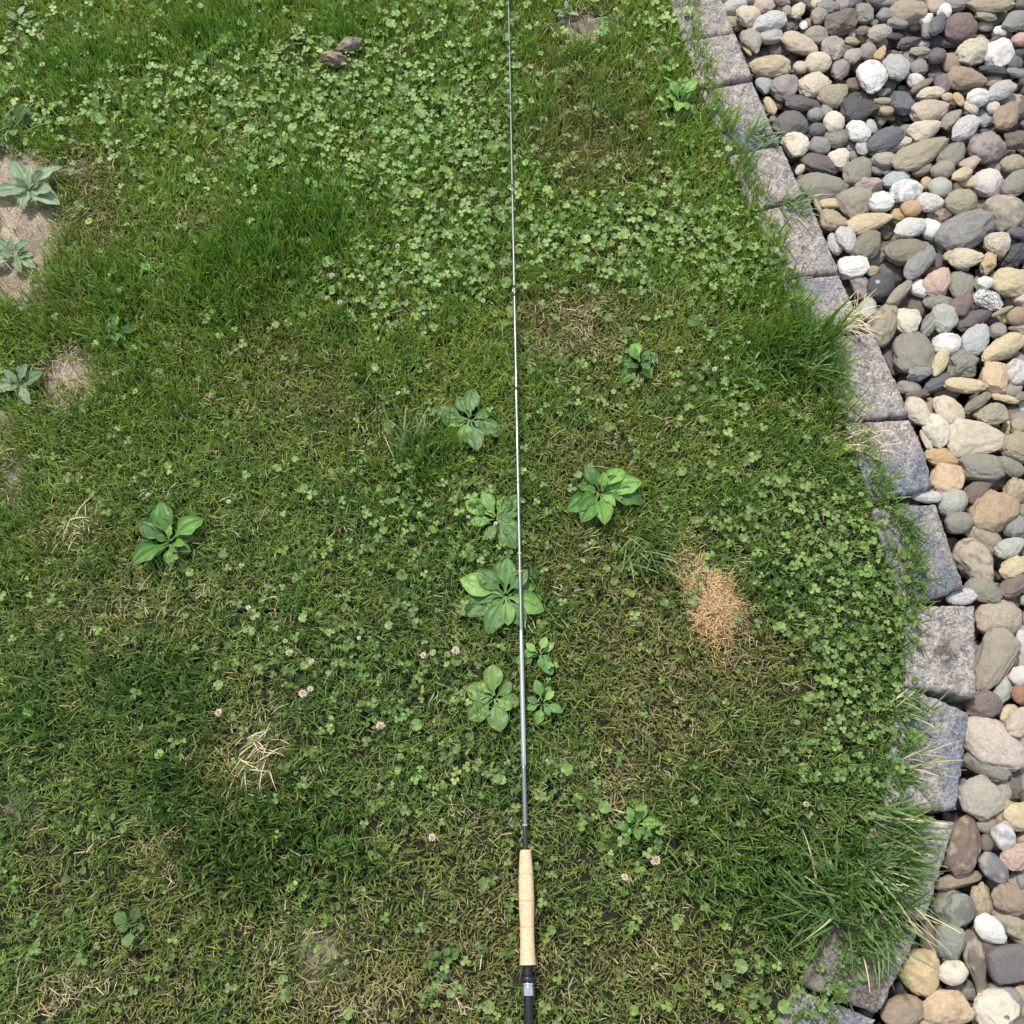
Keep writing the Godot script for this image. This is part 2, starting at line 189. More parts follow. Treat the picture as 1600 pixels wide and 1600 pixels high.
	["darkgrey","round","plain",0.825,-0.044,-1.316,0.0302,0.0299,0.018,0,"medium dark grey round cobble above and right of the round charcoal cobble"],
	["tan","oval","plain",0.781,-0.033,-1.315,0.0197,0.0135,0.0074,-30,"small tan oval pebble above and left of the round charcoal cobble"],
	["grey","oval","plain",0.874,-0.007,-1.317,0.0586,0.0216,0.0129,-49,"long smooth grey oval cobble standing at a slant below the big olive one"],
	["taupe","oval","plain",0.816,-0.001,-1.235,0.0454,0.0121,0.0073,-46,"medium taupe oval pebble below and right of the round charcoal cobble"],
	["white","block","speckle",0.87,-0.019,-1.258,0.0226,0.019,0.0114,119,"small speckled white blocky pebble below and left of the salmon pink wedge cobble"],
	["pink","wedge","blotch",0.907,-0.009,-1.269,0.0403,0.0255,0.0153,-52,"salmon pink wedge cobble, the pinkest stone in the bed"],
	["pinkgrey","wedge","stripe",0.744,-0.019,-1.257,0.0325,0.019,0.0114,79,"pinkish grey stone with slanting dark stripes beside the edging"],
	["palegreen","egg","plain",0.744,-0.005,-1.197,0.0315,0.0185,0.0111,-66,"medium pale green grey egg shaped pebble below the pinkish grey stone"],
	["olivetan","egg","darkblotch",0.772,-0.012,-1.16,0.0564,0.0308,0.0185,-59,"large olive tan cobble with black flecks at its lower end"],
	["creamwhite","egg","blotch",0.826,-0.01,-1.17,0.0329,0.0274,0.0165,95,"medium mottled cream white egg shaped cobble right of the large olive tan cobble"],
	["umber","wedge","plain",0.858,-0.042,-1.22,0.037,0.0297,0.0163,103,"medium dark brown wedge shaped cobble above and right of the large olive tan cobble"],
	["olivegrey","oval","plain",0.903,-0.019,-1.221,0.0327,0.0191,0.0114,7,"medium olive grey oval pebble below the salmon pink wedge cobble"],
	["palegreen","egg","plain",0.903,-0.011,-1.176,0.0343,0.0278,0.0167,101,"large pale green grey egg shaped cobble below and left of the maroon wedge stone"],
	["grey","oval","stripe",0.873,-0.017,-1.166,0.0319,0.0154,0.0093,-62,"medium striped grey oval pebble above and right of the largest flat grey disc"],
	["olivegrey","disc","plain",0.828,-0.014,-1.092,0.0547,0.0434,0.0197,105,"largest flat grey disc with a chipped corner"],
	["charcoal","oval","plain",0.797,-0.038,-1.132,0.0266,0.0219,0.0121,-21,"medium charcoal oval pebble below and right of the large olive tan cobble"],
	["white","round","blotch",0.898,-0.012,-1.113,0.0312,0.0272,0.0178,-25,"medium mottled white round cobble above the bright yellow cream pebble"],
	["plum","wedge","plain",0.932,-0.037,-1.344,0.0288,0.0191,0.0105,-50,"small plum wedge shaped pebble above the salmon pink wedge cobble"],
	["redbrown","oval","plain",0.903,-0.033,-1.311,0.0157,0.013,0.0072,-27,"tiny redbrown oval pebble above and left of the salmon pink wedge cobble"],
	["plum","flat","plain",0.786,-0.035,-1.087,0.034,0.015,0.0094,81,"small plum thin flat pebble left of the largest flat grey disc"],
	["cream","wedge","grain",0.979,-0.008,-1.328,0.0375,0.0232,0.0139,-0,"medium cream wedge shaped cobble left of the orange yellow angular stone"],
	["tan","oval","plain",0.945,-0.015,-1.34,0.0173,0.011,0.0066,-43,"tiny tan oval pebble above and right of the salmon pink wedge cobble"],
	["orange","angular","blotch",1.022,-0.006,-1.316,0.0332,0.0206,0.0123,-60,"orange yellow angular stone between a cream slab and a charcoal rock"],
	["olive","oval","plain",0.967,-0.016,-1.313,0.0193,0.0127,0.0076,5,"small olive oval pebble above and right of the salmon pink wedge cobble"],
	["olivegrey","egg","plain",0.953,-0.01,-1.256,0.039,0.026,0.0156,101,"large olive grey egg shaped cobble above the maroon wedge stone"],
	["white","oval","plain",1.002,-0.003,-1.261,0.0169,0.0148,0.0089,-10,"small pure white pebble above the black flecked one"],
	["yellow","egg","grain",1.068,-0.016,-1.271,0.0482,0.0375,0.0225,0,"large yellowish cream oval cobble at the outer side of the bed"],
	["white","angular","blackspeckle",1.004,-0.011,-1.221,0.0327,0.0291,0.0175,48,"white stone covered in black flecks"],
	["maroon","wedge","plain",0.947,-0.006,-1.211,0.0338,0.0196,0.0118,-45,"maroon wedge stone beside the black flecked white one"],
	["plum","triangle","plain",0.974,-0.02,-1.182,0.0445,0.0202,0.0121,-21,"medium plum triangular cobble below and right of the maroon wedge stone"],
	["olivetan","flat","plain",1.023,0,-1.187,0.0283,0.0057,0.006,-27,"tiny olive tan thin flat pebble below and right of the small pure white pebble"],
	["grey","flat","plain",1.08,-0.037,-1.238,0.0302,0.018,0.0113,8,"small grey thin flat pebble below the large yellowish cream oval cobble"],
	["tanbrown","round","plain",1.056,-0.007,-1.179,0.0252,0.0205,0.0134,-32,"medium tan brown round pebble below and right of the white stone covered in black flecks"],
	["yellow","angular","plain",1.038,-0.015,-1.182,0.0161,0.0124,0.0074,-19,"tiny pale yellow angular pebble below and right of the white stone covered in black flecks"],
	["pinkgrey","round","plain",1.016,-0.02,-1.152,0.0218,0.0185,0.0121,113,"small mauve grey round pebble right of the pale blue grey egg cobble"],
	["taupe","flat","plain",1.059,-0.014,-1.154,0.0218,0.0095,0.0065,3,"small taupe thin flat pebble below and right of the white stone covered in black flecks"],
	["bluegrey","egg","blotch",0.96,-0.01,-1.123,0.0452,0.0259,0.0155,-55,"pale blue grey egg cobble with a brownish side"],
	["pinkgrey","oval","plain",1.003,-0.032,-1.278,0.0194,0.011,0.0061,92,"tiny mauve grey oval pebble left of the small pure white pebble"],
	["plum","oval","plain",1.024,-0.033,-1.31,0.0235,0.0126,0.0069,-4,"small plum oval pebble above the small pure white pebble"],
	["grey","angular","speckle",0.826,-0.004,-1.039,0.0325,0.0168,0.0101,-19,"medium speckled grey angular pebble below the largest flat grey disc"],
	["yellow","oval","blotch",0.874,-0.003,-1.066,0.0343,0.0143,0.0086,-62,"bright yellow cream pebble between the flat grey disc and a rough round stone"],
	["olivegrey","rough","speckle",0.922,-0.012,-1.066,0.0358,0.03,0.018,-40,"rough round crusty olive grey stone"],
	["yellow","oval","darkend",1.01,-0.008,-1.101,0.053,0.0232,0.0139,-30,"large dark ended pale yellow oval cobble right of the pale blue grey egg cobble"],
	["peach","block","plain",0.981,-0.01,-1.033,0.0368,0.0272,0.0163,103,"smooth peach tan rounded block cobble"],
	["pinkwhite","round","stripe",1.029,-0.01,-1.046,0.0305,0.0243,0.0159,109,"medium striped pinkish white round cobble right of the smooth peach tan rounded block cobble"],
	["yellow","oval","plain",0.916,-0.005,-1.012,0.0424,0.018,0.0108,7,"long pale loaf shaped pebble under the rough round stone"],
	["slate","oval","plain",0.872,-0.018,-1.03,0.0427,0.0168,0.0101,-31,"medium slate oval pebble below the bright yellow cream pebble"],
	["pinkgrey","oval","plain",0.808,-0.019,-1.014,0.026,0.018,0.0108,5,"medium mauve grey oval pebble below the largest flat grey disc"],
	["redbrown","angular","plain",0.821,-0.015,-0.996,0.0266,0.0111,0.0066,-13,"small redbrown angular pebble above and left of the large warm cream oval cobble"],
	["olivegrey","oval","plain",0.889,-0.036,-1.017,0.0278,0.019,0.0104,4,"small olive grey oval pebble above the large warm cream oval cobble"],
	["cream","egg","plain",0.811,-0.009,-0.954,0.0346,0.0244,0.0147,71,"medium cream egg shaped cobble above and left of the pale creamy green egg cobble"],
	["cream","oval","rust",0.875,-0.012,-0.956,0.038,0.0304,0.0182,67,"large warm cream oval cobble with a faint brown centre"],
	["creamwhite","egg","blotch",0.844,-0.011,-0.911,0.037,0.0277,0.0166,88,"pale creamy green egg cobble against the bluish paver"],
	["olive","flat","plain",0.934,-0.002,-0.973,0.0336,0.0114,0.0078,-32,"small olive thin flat pebble above and left of the angular olive tan block"],
	["yellow","flat","plain",0.995,-0.014,-0.987,0.0312,0.0092,0.0063,8,"small pale yellow thin flat pebble above and right of the angular olive tan block"],
	["olivetan","angular","plain",0.959,-0.009,-0.951,0.0352,0.0253,0.0152,1,"angular olive tan block above the large pointed cream rock"],
	["taupe","round","plain",1.016,-0.02,-1.012,0.0252,0.0179,0.0117,-33,"small taupe round pebble below and right of the smooth peach tan rounded block cobble"],
	["cream","pointed","grain",0.922,-0.014,-0.895,0.0628,0.0398,0.0199,3,"largest cream rock, grainy slab with one pointed end"],
	["olivetan","round","plain",1.008,-0.006,-0.921,0.023,0.0188,0.0123,-40,"small olive tan round pebble below and right of the angular olive tan block"],
	["olivetan","block","plain",0.995,-0.009,-0.877,0.0316,0.0257,0.0154,116,"medium olive tan blocky cobble right of the largest cream rock"],
	["brown","oval","plain",1.018,-0.037,-0.96,0.0242,0.0206,0.0113,80,"small brown oval pebble right of the angular olive tan block"],
	["cream","oval","plain",0.999,-0.033,-0.928,0.0178,0.0134,0.0074,99,"tiny cream oval pebble below and right of the angular olive tan block"],
	["cream","oval","plain",0.822,-0.014,-0.893,0.027,0.0095,0.006,81,"small cream oval pebble below and left of the pale creamy green egg cobble"],
	["taupe","oval","plain",0.853,-0.033,-0.978,0.0229,0.0128,0.007,90,"small taupe oval pebble left of the large warm cream oval cobble"],
	["olive","flat","plain",0.935,-0.032,-0.959,0.0175,0.0079,0.006,27,"tiny olive thin flat pebble left of the angular olive tan block"],
	["olive","oval","plain",1.031,-0.014,-0.992,0.0146,0.0104,0.0063,-13,"tiny olive oval pebble above and right of the angular olive tan block"],
	["bluegrey","oval","plain",1.04,-0.032,-0.979,0.0185,0.0117,0.0064,101,"tiny pale blue grey oval pebble right of the angular olive tan block"],
	["olive","oval","plain",0.888,-0.034,-0.892,0.0228,0.0149,0.0082,76,"small olive oval pebble above and right of the long honey coloured flat stone"],
	["orange","wedge","plain",0.859,-0.02,-0.857,0.0479,0.0194,0.0117,5,"long honey coloured flat stone beside the bluish end of a paver"],
	["olivegrey","block","blotch",0.917,-0.011,-0.831,0.0471,0.0281,0.0169,4,"big flat olive grey slab below the pointed cream rock"],
	["peach","block","rust",0.845,-0.014,-0.802,0.0391,0.0325,0.0195,111,"chunky square peach cream rock above the round pale green cobble"],
	["whitegrey","oval","speckle",0.794,-0.002,-0.766,0.0297,0.0139,0.0083,9,"whitish grey oval pebble lodged in the gap between two pavers"],
	["palegreen","round","plain",0.847,-0.011,-0.757,0.0318,0.0264,0.0173,-49,"nearly perfect round pale green grey cobble beside the edging"],
	["darktaupe","wedge","plain",0.907,-0.018,-0.788,0.0443,0.0174,0.0105,-37,"medium dark taupe wedge shaped cobble below the big flat olive grey slab"],
	["orangetan","rock","blotch",0.929,-0.019,-0.74,0.061,0.0411,0.0247,-47,"largest boulder, orange tan rock with a creased face"],
	["olivegrey","oval","plain",0.979,-0.02,-0.838,0.0297,0.0204,0.0122,25,"medium olive grey oval pebble right of the big flat olive grey slab"],
	["tan","rough","speckle",0.981,-0.022,-0.787,0.0296,0.0227,0.0136,112,"medium speckled tan crusty pebble above and right of the largest boulder"],
	["olivegrey","egg","plain",0.852,-0.007,-0.714,0.0299,0.0216,0.0129,-18,"medium olive grey egg shaped pebble below the nearly perfect round pale green grey cobble"],
	["olivetan","bean","plain",0.902,-0.022,-0.684,0.0397,0.0234,0.014,44,"medium olive tan bent oval cobble above the very large tan and grey oval cobble"],
	["palegreen","wedge","plain",0.94,-0.005,-0.663,0.0333,0.0176,0.0106,-28,"medium pale green grey wedge shaped pebble above the reddish brown block"],
	["tanmix","egg","darkblotch",0.873,-0.015,-0.636,0.0506,0.0355,0.0213,75,"very large tan and grey oval cobble along the edging"],
	["grey","oval","plain",0.966,-0.019,-0.709,0.0256,0.0186,0.0112,107,"medium grey oval pebble below and right of the largest boulder"],
	["plum","oval","plain",0.99,-0.032,-0.746,0.0167,0.0108,0.006,-9,"tiny plum oval pebble right of the largest boulder"],
	["darktaupe","oval","plain",0.894,-0.034,-0.755,0.0251,0.014,0.0077,-40,"small dark taupe oval pebble left of the largest boulder"],
	["yellow","block","grain",0.936,-0.005,-0.622,0.0346,0.0185,0.0111,-30,"medium pale yellow blocky pebble above the reddish brown block"],
	["redbrown","block","blotch",0.928,-0.005,-0.585,0.0327,0.0178,0.0107,-28,"reddish brown block just below a bright yellow block cobble"],
	["olivegrey","bean","plain",0.871,-0.009,-0.578,0.0331,0.0256,0.0154,18,"medium olive grey bent oval cobble right of the small oval whitish pebble"],
	["whitegrey","oval","grain",0.829,-0.003,-0.564,0.0308,0.0155,0.0093,-12,"small oval whitish pebble on the joint between two pavers"],
	["tanmix","round","speckle",0.894,-0.017,-0.524,0.0476,0.0356,0.0233,-16,"big round tan speckled cobble beside the pinkish paver"],
	["taupe","pointed","plain",0.865,-0.011,-0.445,0.0658,0.0342,0.0171,120,"very large smooth taupe rock with angular corners, beside the paver"],
	["olivegrey","oval","plain",0.916,-0.034,-0.488,0.0224,0.0139,0.0076,24,"small olive grey oval pebble above and right of the very large smooth taupe rock"],
	["whitegrey","oval","plain",0.928,-0.015,-0.481,0.0232,0.0116,0.007,96,"small whitish grey oval pebble below and right of the big round tan speckled cobble"],
	["pinkbeige","oval","plain",0.87,-0.032,-0.545,0.0118,0.0085,0.006,104,"tiny pinkish beige oval pebble below and right of the small oval whitish pebble"],
	["tan","oval","plain",0.947,-0.014,-0.561,0.0102,0.0077,0.006,109,"tiny tan oval pebble below and right of the reddish brown block"],
	["pinkwhite","oval","plain",0.907,-0.004,-0.418,0.0236,0.016,0.0096,-38,"small pinkish white oval pebble above the rusty orange brown stone"],
	["plumbrown","round","plain",0.835,-0.011,-0.366,0.0318,0.0253,0.0166,-17,"rounded square plum brown cobble at the wide gap between two pavers"],
	["palegreen","oval","plain",0.881,-0.019,-0.395,0.0358,0.0178,0.0107,-51,"medium pale green grey oval pebble left of the rusty orange brown stone"],
	["rust","round","plain",0.9,-0.004,-0.384,0.019,0.0147,0.0096,111,"rusty orange brown stone at the outer side of the bed"],
	["yellow","oval","plain",0.88,-0.017,-0.351,0.0212,0.0146,0.0088,-42,"small pale yellow oval pebble below and left of the rusty orange brown stone"],
	["pinkbeige","egg","blotch",0.891,-0.006,-0.336,0.0323,0.0201,0.0121,-48,"medium mottled pinkish beige egg shaped pebble below the rusty orange brown stone"],
	["pinkstone","oval","grain",0.839,-0.02,-0.299,0.0609,0.0438,0.0263,39,"largest smooth oval boulder, pinkish cream with fine grain"],
	["olivegrey","oval","darkend",0.824,-0.021,-0.26,0.0412,0.0213,0.0128,26,"medium dark ended olive grey oval cobble below the largest smooth oval boulder"],
	["darktaupe","round","plain",0.875,-0.042,-0.232,0.0308,0.0272,0.0163,133,"medium dark taupe round pebble right of the large flat pale olive grey disc"],
	["taupe","oval","plain",0.893,-0.032,-0.254,0.0131,0.0094,0.006,103,"tiny taupe oval pebble below and right of the largest smooth oval boulder"],
	["beigegrey","disc","plain",0.799,-0.009,-0.208,0.0391,0.034,0.0155,-29,"large flat pale olive grey disc with a ledge on one side"],
	["yellow","wedge","plain",0.857,-0.007,-0.179,0.0283,0.0211,0.0127,-39,"medium pale yellow wedge shaped pebble above and right of the whitish egg cobble"],
	["redbrown","egg","blotch",0.755,-0.011,-0.131,0.0545,0.0277,0.0166,-64,"large dark reddish brown egg cobble leaning on the paver corner"],
	["taupe","round","speckle",0.805,-0.018,-0.165,0.0188,0.0152,0.01,-26,"small speckled taupe round pebble above and left of the whitish egg cobble"],
	["darktaupe","round","plain",0.799,-0.016,-0.134,0.0154,0.0123,0.0081,109,"tiny dark taupe round pebble left of the whitish egg cobble"],
	["whitegrey","egg","stripe",0.826,-0.007,-0.145,0.025,0.0215,0.0129,106,"whitish egg cobble with one bright white band"],
	["pink","wedge","speckle",0.84,-0.005,-0.113,0.0327,0.018,0.0108,-38,"pink granite like wedge cobble at the outer side of the bed"],
	["slateblue","oval","blotch",0.798,-0.006,-0.094,0.0272,0.0206,0.0123,51,"medium mottled blue slate oval pebble below and left of the pink granite like wedge cobble"],
	["tanbrown","flat","plain",0.742,-0.017,-0.075,0.0459,0.0128,0.0087,-12,"medium tan brown thin flat pebble above the grey green six sided cobble"],
	["olive","oval","plain",0.849,-0.034,-0.183,0.0179,0.0145,0.0079,-0,"small olive oval pebble above the whitish egg cobble"],
	["brown","oval","plain",0.825,-0.033,-0.117,0.0186,0.0133,0.0073,-12,"tiny brown oval pebble left of the pink granite like wedge cobble"],
	["grey","oval","plain",0.846,-0.015,-0.075,0.0148,0.0109,0.0065,88,"tiny grey oval pebble below the pink granite like wedge cobble"],
	["greygreen","rock","stripe",0.725,-0.013,-0.031,0.0331,0.0319,0.0192,119,"grey green six sided cobble with faint scratched lines"],
	["tan","rough","speckle",0.773,-0.02,-0.043,0.0291,0.0198,0.0119,98,"medium speckled tan crusty pebble right of the grey green six sided cobble"],
	["tanbrown","egg","blotch",0.818,-0.008,-0.045,0.0302,0.0238,0.0143,25,"medium mottled tan brown egg shaped cobble below the pink granite like wedge cobble"],
	["white","egg","plain",0.776,-0.006,0.001,0.0288,0.0201,0.0121,37,"clean white egg shaped cobble above the square slate slab"],
	["olivetan","oval","darkblotch",0.815,-0.019,-0.009,0.0333,0.0182,0.0109,43,"medium blotched olive tan oval pebble right of the clean white egg shaped cobble"],
	["greygreen","oval","plain",0.707,-0.008,0.02,0.0308,0.0239,0.0143,110,"grey green upright oval cobble above a cream pebble"],
	["brown","oval","plain",0.677,-0.017,0.014,0.0322,0.0151,0.0091,91,"medium brown oval pebble left of the grey green upright oval cobble"],
	["brown","oval","speckle",0.704,-0.034,-0.034,0.025,0.0152,0.0084,100,"small speckled brown oval pebble left of the grey green six sided cobble"],
	["yellowtan","egg","blotch",0.654,-0.014,0.065,0.0377,0.0332,0.0199,78,"large golden tan egg cobble touching the lowest full paver"],
	["creamwhite","round","rust",0.703,-0.006,0.063,0.0242,0.0184,0.012,-15,"medium rust tinged cream white round pebble left of the long club shaped dark brown stone"],
	["darktaupe","club","blotch",0.749,-0.02,0.053,0.0526,0.0208,0.0125,89,"long club shaped dark brown stone beside the square slate slab"],
	["slab","slab","plain",0.797,-0.007,0.051,0.0385,0.0285,0.013,-9,"square plum grey slate slab with crisp edges"],
	["charcoal","oval","plain",0.628,-0.034,0.088,0.0232,0.014,0.0077,-26,"small charcoal oval pebble below and left of the large golden tan egg cobble"],
	["tanbrown","egg","blotch",0.616,-0.009,0.12,0.0361,0.0248,0.0149,-20,"medium mottled tan brown egg shaped cobble left of the large peach coloured rock"],
	["peach","rock","rust",0.689,-0.011,0.115,0.0443,0.0283,0.017,-3,"large peach coloured rock at the bottom of the bed"],
	["olivegrey","oval","plain",0.723,-0.033,0.091,0.029,0.0126,0.0069,7,"small olive grey oval pebble above and right of the large peach coloured rock"],
	["creamwhite","rock","spot3",0.769,-0.013,0.118,0.0404,0.0312,0.0187,-13,"largest white cobble with a small brown pit"],
	["darkgrey","oval","plain",0.791,-0.033,0.091,0.0249,0.0122,0.0067,-4,"small dark grey oval pebble above the largest white cobble"],
	["tan","oval","plain",0.811,-0.016,0.095,0.0144,0.013,0.0078,73,"tiny tan oval pebble above and right of the largest white cobble"],
	["tan","round","plain",0.651,-0.014,0.135,0.0101,0.0068,0.006,-8,"tiny tan round pebble below and left of the large peach coloured rock"],
	["brown","oval","plain",0.782,-0.032,0.025,0.0116,0.0088,0.006,103,"tiny brown oval pebble below the clean white egg shaped cobble"],
	["grey","oval","plain",0.741,-0.032,0.128,0.0162,0.0093,0.006,93,"tiny grey oval pebble left of the largest white cobble"],
	["olive","oval","plain",0.677,-0.034,0.088,0.0188,0.0138,0.0076,33,"small olive oval pebble below and right of the large golden tan egg cobble"],
	["darkgrey","oval","plain",0.736,-0.032,0.088,0.0128,0.0104,0.006,67,"tiny dark grey oval pebble below the long club shaped dark brown stone"],
]
const PAVERS := [
	["pink", "partly seen edging paver at the far end of the row, cut by the border", [Vector2(0.497,-2.134), Vector2(0.528,-1.967), Vector2(0.406,-1.939), Vector2(0.375,-2.109)]],
	["pink", "short reddish grey paver second from the far end, beside a cream cobble", [Vector2(0.53,-1.958), Vector2(0.557,-1.82), Vector2(0.434,-1.793), Vector2(0.408,-1.931)]],
	["pinkblue", "pinkish grey paver with a bluish near end beside the round cream cobbles", [Vector2(0.559,-1.812), Vector2(0.601,-1.624), Vector2(0.48,-1.592), Vector2(0.437,-1.785)]],
	["pink", "grey pink paver touching the big round dark grey cobble", [Vector2(0.603,-1.615), Vector2(0.636,-1.473), Vector2(0.518,-1.434), Vector2(0.482,-1.585)]],
	["pink", "pinkish paver beside the two white speckled pebbles with a thin tan pebble along it", [Vector2(0.647,-1.467), Vector2(0.688,-1.276), Vector2(0.564,-1.261), Vector2(0.528,-1.43)]],
	["bluebrown", "blue grey and brown mottled paver just above the dry straw tuft", [Vector2(0.689,-1.268), Vector2(0.723,-1.133), Vector2(0.6,-1.111), Vector2(0.565,-1.255)]],
	["pink", "long pink grey paver just below the dry straw tuft", [Vector2(0.737,-1.121), Vector2(0.782,-0.934), Vector2(0.658,-0.918), Vector2(0.613,-1.105)]],
	["blueend", "two toned paver, pinkish with a bluish slanting near end", [Vector2(0.782,-0.922), Vector2(0.801,-0.851), Vector2(0.802,-0.777), Vector2(0.681,-0.744), Vector2(0.657,-0.916)]],
	["dark", "dark speckled narrow paver with bits of grass and clippings lying on it", [Vector2(0.803,-0.741), Vector2(0.827,-0.575), Vector2(0.708,-0.535), Vector2(0.678,-0.734)]],
	["stain", "nearly square pinkish brown paver with a blackish stain in its middle", [Vector2(0.837,-0.539), Vector2(0.809,-0.374), Vector2(0.686,-0.392), Vector2(0.712,-0.539)]],
	["blue", "slate grey paver turned away from its neighbour across a wide dark wedge gap", [Vector2(0.795,-0.348), Vector2(0.745,-0.186), Vector2(0.62,-0.177), Vector2(0.68,-0.397)]],
	["grey", "tapered paver half hidden under long grass beside the reddish brown cobble", [Vector2(0.736,-0.163), Vector2(0.662,-0.013), Vector2(0.541,-0.043), Vector2(0.614,-0.188)]],
	["dirty", "lowest full paver, dirty grey, beside the golden egg cobble", [Vector2(0.648,0.005), Vector2(0.568,0.12), Vector2(0.449,0.08), Vector2(0.543,-0.063)]],
	["blue", "edging paver at the bottom border, mostly outside the photo", [Vector2(0.564,0.129), Vector2(0.509,0.203), Vector2(0.396,0.151), Vector2(0.447,0.085)]],
]
const EDGE := [Vector2(0.463,-2.396), Vector2(0.459,-2.188), Vector2(0.461,-2.056), Vector2(0.464,-1.93), Vector2(0.479,-1.799), Vector2(0.517,-1.656), Vector2(0.55,-1.528), Vector2(0.582,-1.355), Vector2(0.601,-1.24), Vector2(0.637,-1.138), Vector2(0.663,-1.039), Vector2(0.689,-0.916), Vector2(0.708,-0.84), Vector2(0.731,-0.759), Vector2(0.763,-0.655), Vector2(0.756,-0.568), Vector2(0.727,-0.473), Vector2(0.705,-0.381), Vector2(0.697,-0.304), Vector2(0.669,-0.168), Vector2(0.635,-0.05), Vector2(0.578,0.016), Vector2(0.523,0.098), Vector2(0.486,0.142), Vector2(0.418,0.21), Vector2(0.329,0.292)]
